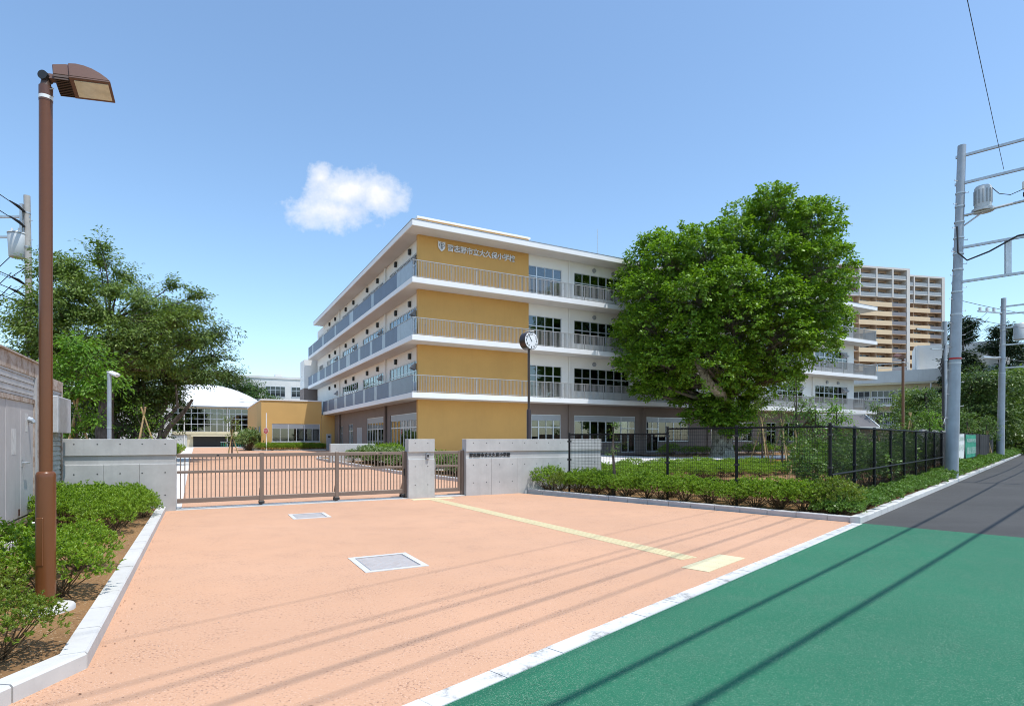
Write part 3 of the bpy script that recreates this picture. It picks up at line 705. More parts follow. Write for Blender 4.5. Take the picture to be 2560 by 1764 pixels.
# outer walls with openings
BAYS = [25.2, 32.75, 40.3, 47.85, 55.4]
VBAY = [(38.25, 45.0), (46.8, 53.7), (55.6, 62.5), (64.5, 71.0), (73.4, 76.3)]
for k in range(4):
    z0 = FL[k] if k else .2; z1 = SOF[k]; f = FL[k]
    ops = []
    if k:
        ops.append((21.58, 24.57, f+.03, f+2.55)); ops += [(b+.55, b+6.1, f+.70, f+2.55) for b in BAYS]
    else:
        ops.append((21.85, 24.5, F0+.1, 3.47))
        for b in BAYS:
            if b == 25.2: ops += [(b+.56, b+5.25, 1.35, 3.47), (b+5.25, b+6.75, F0+.1, 3.47)]
            elif b < 40: ops += [(b+.4, b+1.75, F0+.1, 3.47), (b+1.75, b+5.3, 1.40, 3.47)]
            else: ops += [(b+.55, b+2.0, F0+.1, 3.2), (b+3.2, b+6.1, 1.4, 3.2)]
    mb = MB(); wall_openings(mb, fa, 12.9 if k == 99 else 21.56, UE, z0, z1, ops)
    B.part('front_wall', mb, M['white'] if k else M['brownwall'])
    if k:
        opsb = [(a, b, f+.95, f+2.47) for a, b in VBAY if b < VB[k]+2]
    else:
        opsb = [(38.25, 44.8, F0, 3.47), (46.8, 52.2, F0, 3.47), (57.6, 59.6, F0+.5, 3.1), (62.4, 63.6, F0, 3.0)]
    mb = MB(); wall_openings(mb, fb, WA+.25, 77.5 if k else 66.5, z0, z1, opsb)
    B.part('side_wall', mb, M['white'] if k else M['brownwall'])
    # ochre corner wall of this storey
    B.part('ochre_wall', MB().box(12.9, 21.56, WA-.09, WA+.25, z0, z1-.002), M['yellow'])
    # windows of this storey
    if k:
        window(B, fa, 21.58, 24.57, f+.03, f+2.55, 4, [f+1.78], 'balcony_door', big=(1, 3))
        for i, b in enumerate(BAYS): window(B, fa, b+.55, b+6.1, f+.70, f+2.55, 7, [f+1.78], single=i in (0, 4), big=(2, 4, 6))
        for i, (a, b) in enumerate(VBAY):
            if b < VB[k]+2: window(B, fb, a, b, f+.95, f+2.47, 8 if b-a > 5 else 3, [f+1.75], single=i < 2, big=(2, 4, 6))
    else:
        window(B, fa, 21.85, 24.5, F0+.1, 3.47, 4, [2.5], 'ground_door', panel_top=.45, big=(1, 3))
        for i, b in enumerate(BAYS):
            if i == 0:
                window(B, fa, b+.56, b+5.25, 1.35, 3.47, 6, [3.03], panel_top=.42, big=(2, 4))
                window(B, fa, b+5.25, b+6.75, F0+.1, 3.47, 2, [2.48], 'ground_door', panel_top=.42)
            elif i == 1:
                window(B, fa, b+.4, b+1.75, F0+.1, 3.47, 2, [2.48], 'ground_door', panel_top=.42)
                window(B, fa, b+1.75, b+5.3, 1.40, 3.47, 4, [], panel_top=.42, big=(2,))
            else:
                window(B, fa, b+.55, b+2.0, F0+.1, 3.2, 2, [2.4], 'ground_door', single=False)
                window(B, fa, b+3.2, b+6.1, 1.4, 3.2, 4, [], single=False)
        window(B, fb, 38.25, 44.8, F0, 3.47, 8, [2.45], 'ground_window', panel_top=.5, big=(2, 4, 6))
        window(B, fb, 46.8, 52.2, F0, 3.47, 6, [2.45], 'ground_window', panel_top=.5, big=(2, 4))
        window(B, fb, 57.6, 59.6, F0+.5, 3.1, 3, [2.4], 'ground_window')
        window(B, fb, 62.4, 63.6, F0, 3.0, 2, [2.2], 'ground_door')
        B.part('entrance_door', MB().box(WB-.02, WB+.02, 54.0, 55.9, F0, 2.7), M['locker'])
# drainpipes, vents, cowls
for b in BAYS:
    for k in range(4):
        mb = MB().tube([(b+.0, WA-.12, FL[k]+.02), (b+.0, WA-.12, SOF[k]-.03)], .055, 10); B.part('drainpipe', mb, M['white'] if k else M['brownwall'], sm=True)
    for k in (1, 2, 3):
        for du in (2.45, 4.35):
            vt = B.part('vent_cowl', MB().tube([(b+du, WA, FL[k]+2.92), (b+du, WA-.12, FL[k]+2.92)], .165, 18), M['alugrey'], sm=True)
            B.part('vent_grille', MB().tube([(b+du, WA-.118, FL[k]+2.92), (b+du, WA-.125, FL[k]+2.92)], .125, 16), M['locker'], parent=vt)
for v in (45.85, 63.5):
    for k in range(4):
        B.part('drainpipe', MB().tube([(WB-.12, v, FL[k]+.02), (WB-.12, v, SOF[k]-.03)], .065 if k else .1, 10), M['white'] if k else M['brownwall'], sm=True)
for a, b in VBAY[:4]:
    for k in (1, 2, 3):
        for fr_ in (.28, .78):
            v = a+(b-a)*(1-fr_); z = FL[k]+2.88
            B.part('vent_box', MB().box(WB-.19, WB, v-.13, v+.13, z-.20, z+.20), M['blackplastic'], bevel=.03)  # black box vent above the windows, not a lamp
        # tilted hopper vent hanging at the near end of each window band
        v = a+.55; z = FL[k]+2.0
        B.part('vent_hood', MB().add([(WB-.02, v-.27, z+.30), (WB-.02, v+.27, z+.30), (WB-.36, v-.27, z-.06), (WB-.36, v+.27, z-.06), (WB-.02, v-.27, z-.18), (WB-.02, v+.27, z-.18)], [(0,1,3,2),(2,3,5,4),(0,2,4),(1,5,3)]), M['locker'])
for k in (1, 2, 3):
    for b in BAYS[3:]:
        u = b+5.3; z = FL[k]+2.1
        B.part('vent_hood', MB().add([(u-.4, WA-.02, z+.38), (u+.4, WA-.02, z+.38), (u-.4, WA-.5, z-.05), (u+.4, WA-.5, z-.05), (u-.4, WA-.02, z-.2), (u+.4, WA-.02, z-.2)], [(0,2,3,1),(2,4,5,3),(0,4,2),(1,3,5)]), M['locker'])
# railings of the front balconies
for k in (1, 2, 3):
    z = FL[k]; v = VA+.09
    B.part('handrail', MB().box(UA0+.05, UA1-.05, v-.03, v+.03, z+1.12, z+1.165), M['railing'])
    B.part('bottom_rail', MB().box(UA0+.05, UA1-.05, v-.015, v+.015, z+.06, z+.09), M['railing'])
    bars = MB(); n = int((UA1-UA0-.2)/.112)
    for i in range(n+1):
        u = UA0+.1+i*.112; bars.box(u-.0085, u+.0085, v-.02, v+.02, z+.03, z+1.12)
    B.part('railing_bars', bars, M['railing'], kind='stuff')
    u = UA0+1.0
    while u < UA1:
        B.part('railing_post', MB().box(u-.022, u+.022, v+.021, v+.075, z, z+1.10).box(u-.018, u+.018, v+.075, v+.16, z+.72, z+.78), M['railing']); u += 1.82
    # panels of the side balcony
    end = VB[k]; u = UA0+.07
    B.part('handrail', MB().box(u-.03, u+.03, VA+.14, end, z+1.13, z+1.17), M['railing'])
    rnd = random.Random(31+k); vv = VA+.12; i = 0
    while vv < end-.3:
        if i == 0: L_, mt = {1: 4.7, 2: 2.6, 3: 2.6}[k], M['panel_light'] if k > 1 else M['panel_mid']
        elif i % 2: L_, mt = rnd.choice([.75, .75, .85, 1.5]), M['panel_light']
        else: L_, mt = ({1: 3.0, 2: 2.9, 3: 6.1}[k]+rnd.uniform(-.3, .3)), M['panel']
        e = min(vv+L_, end-.02)
        B.part('balcony_panel', MB().box(u-.012, u+.012, vv+.012, e-.012, z+.02, z+1.12), mt); vv = e; i += 1
    B.part('end_panel', MB().box(UA0+.08, WB-.05, end-.06, end-.03, z+.02, z+1.12), M['panel'])
    B.part('end_panel', MB().box(UA1-.07, UA1-.045, VA+.15, WA-.02, z+.02, z+1.12), M['panel_mid'])
# ochre parapet above the roof
pp = B.part('parapet', MB().box(12.9, 21.56, WA-.09, WA+.25, ROOF+.001, 16.58), M['yellow3'])
B.part('parapet_cap', MB().box(12.8, 21.66, WA-.19, WA+.35, 16.58, 16.70), M['fascia'], parent=pp)
B.part('roof_rail', MB().box(21.7, 62, WA+.3, WA+.5, ROOF, ROOF+.28), M['fascia'])
B.part('lightning_rod', MB().rod(31.5, 42, ROOF, 20.6, .03, 6), M['galv'])
# interiors behind the glass: floors, ceilings, partitions
fl = MB(); ce = MB(); wl_ = MB()
for k in range(4):
    f = FL[k]; s_ = SOF[k]
    fl.box(WB+.25, UE, WA+.25, 45.2, f-.3, f-.02); fl.box(WB+.25, 20.8, 45.2, 77.3, f-.3, f-.02)
    ce.box(WB+.25, UE, WA+.25, 45.2, s_-.06, s_+.02); ce.box(WB+.25, 20.8, 45.2, 77.3, s_-.06, s_+.02)
    wl_.box(20.8, UE, 45.2, 45.35, f-.02, s_-.06); wl_.box(20.65, 20.8, 45.35, 77.3, f-.02, s_-.06)
    for b in BAYS: wl_.box(b-.1, b+.1, WA+.26, 45.2, f-.02, s_-.06)
    for v in (46, 54.6, 63.4, 72): wl_.box(WB+.26, 20.6, v-.1, v+.1, f-.02, s_-.06)
    wl_.box(21.3, 21.5, WA+.26, 45.2, f-.02, s_-.06)
B.part('interior_floor', fl, M['infloor'], kind='stuff'); B.part('interior_ceiling', ce, M['inceil'], kind='stuff'); B.part('interior_partition', wl_, M['inwall'], kind='stuff')
cu = MB(); rnd = random.Random(8)
for k in range(4):
    for b in BAYS:
        for x in (b+.6, b+6.0):
            for j in range(5): cu.tube([(x+(j-2)*.09, WA+.42, FL[k]+.75), (x+(j-2)*.09, WA+.42, FL[k]+2.5)], .05, 6)
B.part('curtain', cu, M['curtain'], kind='stuff')
# back and end masses so that the building is closed
B.part('end_wall', MB().box(UE, UE+.25, WA+.001, 53, .2, 15.5), M['white'])
B.part('rear_wall', MB().box(27, UE, 52.7, 53, .2, 15.5).box(26.7, 27, 53.001, 77.5, .2, 15.5), M['white'])
# name on the ochre wall: shield and letters
VS = WA-.09
lettering(B, SCHOOL, 14.98, 0.487, VS-.06, 14.71, 0.50, 0.05, M['silver'], 0.010)
sh = [(14.31, 15.25), (14.575, 15.20), (14.84, 15.25), (14.83, 14.85), (14.75, 14.70), (14.575, 14.56), (14.40, 14.70), (14.32, 14.85)]
crest = B.part('school_crest', MB().extrude_xz(sh, VS-.09, VS-.03), M['silver'])
ring = MB(); c = (14.575, 14.95)
for i in range(22):
    a0, a1 = R_(-15+i*210/22), R_(-15+(i+1)*210/22)
    q = [(c[0]+r_*math.cos(a), c[1]+r_*math.sin(a)) for a, r_ in ((a0, .165), (a1, .165), (a1, .195), (a0, .195))]
    ring.extrude_xz(q, VS-.097, VS-.091)
ring.extrude_xz([(14.555, 14.83), (14.595, 14.83), (14.595, 15.12), (14.555, 15.12)], VS-.098, VS-.0905)
ring.extrude_xz([(14.44, 14.87), (14.71, 14.87), (14.71, 14.895), (14.44, 14.895)], VS-.0985, VS-.0905)
ring.extrude_xz([(14.575, 15.06), (14.47, 14.96), (14.49, 14.94), (14.575, 15.02), (14.66, 14.94), (14.68, 14.96)], VS-.099, VS-.0905)
for dz in (.80, .765, .73): ring.extrude_xz([(14.50, 14+dz), (14.65, 14+dz), (14.65, 14.018+dz), (14.50, 14.018+dz)], VS-.0975, VS-.0905)
B.part('crest_emblem', ring, M['lettering'], parent=crest)

# stair block at the far end of the side wing
ST = Thing('stair_block', 'plain white stair block with a taupe band behind the side wing', 'building', (14, 84, 0), S)
ST.part('wall', MB().box(11.65, 26, 78.2, 81.6, .2, 8.9), M['white'])
ST.part('taupe_band', MB().box(11.62, 18, 78.17, 81.63, 5.6, 8.2), M['brownwall'])
ST.part('upper_wall', MB().box(11.65, 26, 78.2, 81.6, 8.9, 11.9), M['white'])
fs = Face('B', 11.6)
window(ST, fs, 78.9, 81.0, 8.3, 9.9, 3, [9.2], single=False)
window(ST, fs, 78.9, 81.0, 4.2, 5.4, 3, [], single=False)

# ------------------------------------------------------------------ low ochre annex beside the side wing
AN = Thing('annex', 'low ochre annex with a wide white-framed window beyond the driveway', 'building', (8.7, 67, .36), S)
f1, f2 = Face('A', 67.0), Face('B', 5.6)
op = [(6.67, 11.67, 1.32, 3.27)]
mb = MB(); wall_openings(mb, f1, 5.6, 11.85, .2, 5.78, op); AN.part('front_wall', mb, M['yellow2'])
mb = MB(); wall_openings(mb, f2, 67.25, 88, .2, 5.78, [(68.6, 70.4, 1.3, 3.0), (73.0, 75.5, 1.3, 3.0)]); AN.part('side_wall', mb, M['yellow2'])
AN.part('end_wall', MB().box(11.85, 13.19, 66.55, 66.9, .2, 4.28), M['yellow2'])
AN.part('roof', MB().box(5.52, 11.93, 66.92, 88, 5.78, 5.92), M['fascia'])
for i, (a, b) in enumerate(((6.67, 8.33), (8.33, 10.0), (10.0, 11.67))):
    window(AN, f1, a, b, 1.32, 3.27, 2, [2.78], panel_top=.46, big=())
AN.part('sill', MB().box(6.6, 11.74, 66.9, 67.0, 1.25, 1.32), M['alu'])
for a, b in ((68.6, 70.4), (73.0, 75.5)): window(AN, f2, a, b, 1.3, 3.0, 2, [2.5])
AN.part('interior_floor', MB().box(5.9, 11.8, 67.3, 76, .3, .45), M['infloor']); AN.part('interior_partition', MB().box(5.9, 11.8, 76, 76.2, .4, 5.7), M['inwall'])
AN.part('interior_shelf', MB().box(9.0, 10.6, 69.5, 70.0, .45, 1.7), M['lettering'])
LK = Thing('locker', 'slim grey metal locker standing at the annex corner', 'locker', (12.2, 64.6, .36), S)
LK.part('body', MB().box(11.95, 12.42, 64.4, 64.8, .36, 2.15), M['locker'], bevel=.01)
LK.part('door', MB().box(11.98, 12.39, 64.38, 64.399, .45, 2.08), M['alugrey']); LK.part('vent', MB().box(12.05, 12.32, 64.37, 64.379, 1.75, 1.95), M['hole'])
LW = Thing('low_screen_wall', 'low free-standing concrete screen wall in the driveway planting', 'wall', (7.6, 33.2, .25), S)
LW.part('body', MB().box(6.35, 8.85, 33.2, 33.5, 0, 1.33), M['concrete'], bevel=.012)
LW.part('cap', MB().box(6.37, 8.83, 33.22, 33.48, 1.328, 1.345), M['kerb_grey'])
for x in (6.7, 7.6, 8.5): LW.part('tie_hole', MB().tube([(x, 33.196, 1.05), (x, 33.204, 1.05)], .014, 10), M['hole'])

# ------------------------------------------------------------------ gymnasium with a shallow domed roof
GY = Thing('gymnasium', 'old gymnasium with white domed roof and tall grid windows', 'gymnasium', (3, 101, .36), S)
fg = Face('A', 101.0)
u0, u1 = -9.0, 9.5
ops = [(u0+.5, u1-.4, 2.75, 6.35)]
mb = MB(); wall_openings(mb, fg, u0, u1, .2, 6.7, ops, .4); GY.part('front_wall', mb, M['oldcream'])
ncol = 10; cw = (u1-u0-.9)/ncol
for i in range(ncol):
    a = u0+.5+i*cw; window(GY, fg, a, a+cw, 2.75, 6.35, 2, [3.9, 4.75, 5.6], mat=M['glassdark'], single=i > 2, deep=.15)
GY.part('sill_band', MB().box(u0-.1, u1+.1, 100.7, 101, 2.35, 2.75), M['oldcream'])
GY.part('entrance_shade', MB().box(-1.2, 6.0, 100.93, 101.0, .36, 2.0), M['hole'])  # dark panel on the closed wall, painted as the shade of an entrance
GY.part('canopy', MB().box(-1.5, 6.3, 99.9, 100.99, 2.0, 2.25), M['oldcream'])
GY.part('sliding_door', MB().box(-5.2, -2.0, 100.9, 100.99, .36, 2.2), M['oldgrey'])
GY.part('side_wall', MB().box(u0, u0+.4, 101.4, 125, .2, 6.7).box(u1-.4, u1, 101.4, 125, .2, 6.7).box(u0+.4, u1-.4, 124.6, 125, .2, 6.7), M['oldcream'])
GY.part('interior_floor', MB().box(u0+.4, u1-.4, 101.4, 124.6, .5, .7), M['infloor'])
dome = MB(); nu, nv = 28, 16; uc = .25; hw = 9.6; vc = 113; hv = 12.6
for j in range(nv+1):
    for i in range(nu+1):
        a = -1+2*i/nu; b = -1+2*j/nv
        h = 4.0*max(0, 1-a*a)**.85*max(0, 1-b**4)**.6
        dome.v.append((uc+a*hw, vc+b*hv, 6.72+h))
dome.f = [(j*(nu+1)+i, j*(nu+1)+i+1, (j+1)*(nu+1)+i+1, (j+1)*(nu+1)+i) for j in range(nv) for i in range(nu)]
GY.part('dome_roof', dome, M['domewhite'], sm=True)
GY.part('eave', MB().box(uc-hw, uc+hw, 100.3, 101.0, 6.55, 6.74), M['roofgrey'])
sg = MB()
for r_ in (.25, .7):
    sg.box(uc-hw+.6, uc+hw-.6, 100.85+r_, 100.9+r_, 7.25+r_*1.2, 7.3+r_*1.2)
GY.part('snow_guard', sg, M['alugrey'])
for x in (-2.4, 3.5): GY.part('drainpipe', MB().rod(x, 100.85, .4, 6.6, .09, 8), M['oldwhite'])
GF = Thing('low_green_fence', 'low green pipe fence before the gymnasium entrance', 'fence', (3.8, 99.5, .36), S)
for i in range(13): GF.part('baluster', MB().rod(2.6+i*.3, 99.3, .38, 1.15, .025, 6), M['bannergreen'])
GF.part('rail', MB().box(2.5, 6.3, 99.27, 99.33, 1.12, 1.18), M['galv'])

# ------------------------------------------------------------------ generic old buildings
def block(name, label, base, rz, w_, d_, h_, rows, colw, wallmat, group=None, win_h=1.6, roof='roofgrey', gap=.5, bal=False, parapet=.5):
    T = Thing(name, label, 'building', base, None, group, rz=rz)
    T.part('wall', MB().box(0, w_, 0.12, d_, -.3, h_), M[wallmat])
    T.part('parapet', MB().box(-.15, w_+.15, -.02, d_+.15, h_, h_+parapet), M['oldwhite'])
    for z in rows:
        n = int(w_/colw)
        for i in range(n):
            x0 = i*colw+gap*.5; x1 = (i+1)*colw-gap*.5
            fr = MB(); 
            for x in np.linspace(x0, x1, 5): fr.box(x-.04, x+.04, .02, .12, z, z+win_h)
            fr.box(x0, x1, .03, .118, z, z+.08).box(x0, x1, .03, .118, z+win_h-.08, z+win_h).box(x0, x1, .03, .118, z+win_h*.6, z+win_h*.6+.07)
            o = T.part('window', fr, M['alu']); T.part('pane', MB().box(x0+.04, x1-.04, .09, .119, z+.05, z+win_h-.05), M['darkglass'], parent=o)
        T.part('floor_band', MB().box(0, w_, .04, .119, z-.95, z-.75), M['oldwhite'])
    return T
ob = block('old_school_block', 'old white school block with roof tank behind the gymnasium', S(6.0, 132, .3), SA, 46, 10, 14.2, [3.2, 6.8, 10.4], 5.2, 'oldwhite', win_h=2.2, gap=1.3)
tk = MB().box(16.1, 18.9, 3.5, 6.0, 15.6, 17.6)
ob.part('roof_tank', tk, M['fascia'], bevel=.2); ob.part('tank_stand', MB().box(15.9, 19.1, 3.3, 6.2, 15.3, 15.5).rod(16.2, 3.6, 14.6, 15.4, .1, 6).rod(18.8, 3.6, 14.6, 15.4, .1, 6).rod(16.2, 5.9, 14.6, 15.4, .1, 6).rod(18.8, 5.9, 14.6, 15.4, .1, 6), M['oldgrey'])
ob.part('roof_hut', MB().box(8.0, 9.3, 2, 4, 14.6, 15.4), M['oldwhite'])
hb = block('garden_house', 'white two-storey house glimpsed behind the cherry trees', (-64, 74, 0), R_(8), 15, 9, 7.6, [1.2, 4.4], 4.0, 'oldwhite', gap=1.6)

# old school wing beyond the road-side garden, seen between the new building and the trees
OW = Thing('old_annex', 'weathered two-tone old school wing with rooftop box left of the zinc pole', 'building', (56.5, 104.5, 0), None, rz=R_(-32))
OW.part('wall', MB().box(0, 34, .3, 14, -.2, 10.9), M['oldcream'])
OW.part('parapet', MB().box(-.3, 34.3, -1.6, 14.2, 11.2, 13.2), M['oldgrey'])
OW.part('soffit', MB().box(0, 34, -1.5, .3, 10.9, 11.2), M['oldcream'])
for i, z in enumerate((3.9, 7.6)):
    OW.part('balcony_slab', MB().box(-.2, 30, -1.6, .3, z-.45, z-.1), M['oldwhite'])
    rb = MB()
    for k in range(100): rb.box(k*.3, k*.3+.06, -1.52, -1.46, z-.1, z+1.0)
    rb.box(-.2, 30, -1.55, -1.43, z+1.0, z+1.1); OW.part('railing', rb, M['oldwhite'])
    for k in range(8):
        x0 = .3+k*3.7; fr = MB()
        for x in np.linspace(x0, x0+3.4, 5): fr.box(x-.05, x+.05, .2, .3, z+.3, z+2.4)
        for zz in (z+.3, z+1.3, z+2.33): fr.box(x0, x0+3.4, .21, .299, zz, zz+.09)
        o = OW.part('window', fr, M['oldwhite']); OW.part('pane', MB().box(x0, x0+3.4, .24, .298, z+.3, z+2.4), M['darkglass'], parent=o)
for x in (4.2, 16, 27.5): OW.part('drainpipe', MB().rod(x, -1.3, 0, 11.2, .1, 8), M['oldwhite'])
OW.part('roof_box', MB().box(14.0, 26.5, 2, 10, 13.2, 17.6), M['oldwhite'])
OW.part('roof_fin', MB().box(25.3, 25.9, .9, 2.0, 13.2, 17.9).box(14.2, 14.6, .9, 2.0, 13.2, 17.5), M['oldwhite'])
OW.part('roof_railing', MB().box(4, 13, .2, .28, 14.6, 14.7).box(4, 13, .2, .28, 13.9, 13.98).box(4, 4.1, .2, .28, 13.2, 14.7).box(8.5, 8.6, .2, .28, 13.2, 14.7).box(12.9, 13.0, .2, .28, 13.2, 14.7), M['galv'])

# ------------------------------------------------------------------ apartment tower
def tower(name, label, base, w_, cols, top, nfl, solid_to, split, group):
    T = Thing(name, label, 'apartment block', base, None, group, rz=R_(12.1))
    st = 2.95; z0 = top-nfl*st
    T.part('back_wall', MB().box(0, w_, 2.2, 14, -1, top), M['apttan'])
    T.part('roof_slab', MB().box(-.3, w_+.3, -.2, 14, top, top+.6), M['aptwhite'])
    T.part('corner_pier', MB().box(w_-.9, w_+.3, -.25, 2.2, -1, top), M['aptwhite'])
    nwhite = 3
    for k in range(nfl):
        zf = top-(k+1)*st
        if zf < 3: break
        T.part('floor_slab', MB().box(0, w_-.9, -.1, 2.2, zf-.22, zf), M['aptwhite'] if k < nwhite else M['apttan'])
        if k < nwhite:
            T.part('glass_rail', MB().box(.1, w_-.95, -.05, .03, zf, zf+1.1), M['aptfrost'])
        else:
            T.part('parapet', MB().box(solid_to[0], solid_to[1], -.2, -.02, zf-.35, zf+1.15), M['aptcream'])
            T.part('slat_rail', MB().box(solid_to[1], w_-.9, -.12, -.02, zf, zf+1.1), M['aptgrey'])
        for a, b in zip(cols[:-1], cols[1:]):
            if k >= nwhite: T.part('partition', MB().box(b-.1, b+.05, .1, 2.2, zf, zf+st-.22), M['apttan'])
            x0 = a+.7; x1 = b-.9; xm = (x0+x1)/2
            T.part('window', MB().box(x0, xm-.15, 2.12, 2.2, zf+.05, zf+2.1).box(xm+.15, x1, 2.12, 2.2, zf+.05, zf+2.1), M['aptglass'])
            T.part('air_conditioner', MB().box(b-.9, b-.2, 1.4, 2.1, zf, zf+.7), M['aptwhite'])
    for c in cols[1:-1]: T.part('white_column', MB().box(c-.25, c+.25, -.2, 2.2, top-nwhite*st-.2, top), M['aptwhite'])
    T.part('white_column', MB().box(cols[0], cols[0]+.3, -.2, 2.2, top-nwhite*st-.2, top), M['aptwhite'])
    return T
tower('apartment_tower', 'nearer tan apartment tower with cream balconies beside the plane tree', (102.0, 179.8, 0), 26.9, [0, 8.3, 14.6, 20.7, 26.0], 56.0, 17, (7.8, 20.4), 0, 'tan apartment towers')
tower('apartment_tower', 'farther tan apartment tower set back beside the zinc pole', (126.2, 194.2, 0), 24.4, [0, 6, 12, 18, 23.6], 57.2, 17, (1.5, 18.6), 0, 'tan apartment towers')
# ------------------------------------------------------------------ foliage tools
def leaves_mesh(name, c, ax, nr, ln, wd, mat, fold=0.18):
    """one folded diamond leaf per row: base c, axis ax, face normal nr (arrays)"""
    c = np.asarray(c, float); ax = np.asarray(ax, float); nr = np.asarray(nr, float); ln = np.asarray(ln, float)[:, None]; wd = np.asarray(wd, float)[:, None]
    ax /= np.linalg.norm(ax, axis=1, keepdims=True)+1e-9
    nr = nr-ax*np.sum(nr*ax, 1, keepdims=True); nr /= np.linalg.norm(nr, axis=1, keepdims=True)+1e-9
    sd_ = np.cross(ax, nr); N = len(c)
    v = np.empty((N, 4, 3)); mid = c+ax*ln*0.55+nr*(fold*wd)
    v[:, 0] = c; v[:, 1] = mid+sd_*wd*.5; v[:, 2] = c+ax*ln-nr*ln*.08; v[:, 3] = mid-sd_*wd*.5
    me = bpy.data.meshes.new(name)
    me.vertices.add(N*4); me.vertices.foreach_set('co', v.reshape(-1).astype(np.float32))
    b = np.arange(N)[:, None]*4
    idx = np.concatenate([b+0, b+1, b+2, b+0, b+2, b+3], 1).reshape(-1).astype(np.int32)
    me.loops.add(N*6); me.loops.foreach_set('vertex_index', idx)
    me.polygons.add(N*2); me.polygons.foreach_set('loop_start', (np.arange(N*2)*3).astype(np.int32))
    me.update(calc_edges=True); me.validate(); me.materials.append(mat)
    return me
def rand_unit(rg, n):
    v = rg.normal(size=(n, 3)); return v/np.linalg.norm(v, axis=1, keepdims=True)

def bush_meshes(seed, mat, rx=.5, ry=.5, h=.7, n_ros=420, leaf=.045, per=8, aspect=.36, lump=.22, z0=.06, droop=0.0, core=.55):
    """a shrub: rosettes of leaves on lumpy shells, and the stems that carry them"""
    rg = np.random.default_rng(seed)
    d = rand_unit(rg, n_ros); d[:, 2] = np.where(d[:, 2] < -.25, -d[:, 2], d[:, 2])
    ph = rg.uniform(0, 6.28, 6)
    az = np.arctan2(d[:, 1], d[:, 0])
    bump = 1+lump*(np.sin(3*az+ph[0]+2*d[:, 2])*.5+np.sin(5*az+ph[1]-3*d[:, 2])*.35+np.sin(2*az+4*d[:, 2]+ph[2])*.4)*.7
    r = np.clip(rg.normal(.93, .09, n_ros), core, 1.12)*bump
    r = np.where(rg.random(n_ros) < .22, r*rg.uniform(.55, .85, n_ros), r)
    hc = z0+(h-z0)*.45
    P_ = np.stack([d[:, 0]*r*rx, d[:, 1]*r*ry, hc+d[:, 2]*r*np.where(d[:, 2] > 0, (h-hc), hc-z0*.6)], 1)
    axd = d*.6+np.array([0, 0, .75])+rg.normal(scale=.22, size=d.shape); axd /= np.linalg.norm(axd, axis=1, keepdims=True)
    n = n_ros*per
    ri = np.repeat(np.arange(n_ros), per)
    a = np.tile(np.arange(per)*2*math.pi/per, n_ros)+np.repeat(rg.uniform(0, 6.28, n_ros), per)+rg.normal(scale=.25, size=n)
    A = axd[ri]; ref = np.where(np.abs(A[:, 2:3]) < .9, np.array([[0., 0, 1.]]), np.array([[1., 0, 0]]))
    x = np.cross(A, ref); x /= np.linalg.norm(x, axis=1, keepdims=True); y = np.cross(A, x)
    rad = x*np.cos(a)[:, None]+y*np.sin(a)[:, None]
    tilt = rg.uniform(.25, 1.15, n)[:, None]
    lax = A*np.cos(tilt)+rad*np.sin(tilt)-np.array([0, 0, droop])
    nrm = A*np.sin(tilt)-rad*np.cos(tilt)
    ln = leaf*rg.uniform(.65, 1.25, n)
    c = P_[ri]-A*(rg.uniform(0, leaf*.9, n)[:, None])
    fol = leaves_mesh('foliage', c, lax, nrm, ln, ln*aspect, mat)
    st = MB(); rr = random.Random(seed)
    for k in range(26):
        i = rr.randrange(n_ros); p = P_[i]; b = (rr.gauss(0, rx*.10), rr.gauss(0, ry*.10), -.02)
        m_ = (b[0]*.4+p[0]*.5, b[1]*.4+p[1]*.5, p[2]*.42)
        st.tube([b, m_, tuple(p*.97)], [.008, .006, .002], 4, cap=False)
    sm_ = st.mesh('stems'); sm_.materials.append(M['stem'])
    return fol, sm_
class BushKind:
    def __init__(s, name, cat, seeds, mat, **kw):
        s.name, s.cat = name, cat; s.var = [bush_meshes(sd_, mat, **kw) for sd_ in seeds]; s.i = 0
    def put(s, x, y, sc, label, group, szc=1.0, rnd=random, z=None):
        o = link(s.name, None); o.location = (x, y, (gz(x, y) if z is None else z)); o.rotation_euler = (0, 0, rnd.uniform(0, 6.28)); o.scale = (sc, sc, sc*szc)
        tag(o, label, s.cat, group); o.empty_display_size = .2
        fo, st = s.var[rnd.randrange(len(s.var))]
        link('foliage', fo, o); link('stems', st, o); s.i += 1
        return o

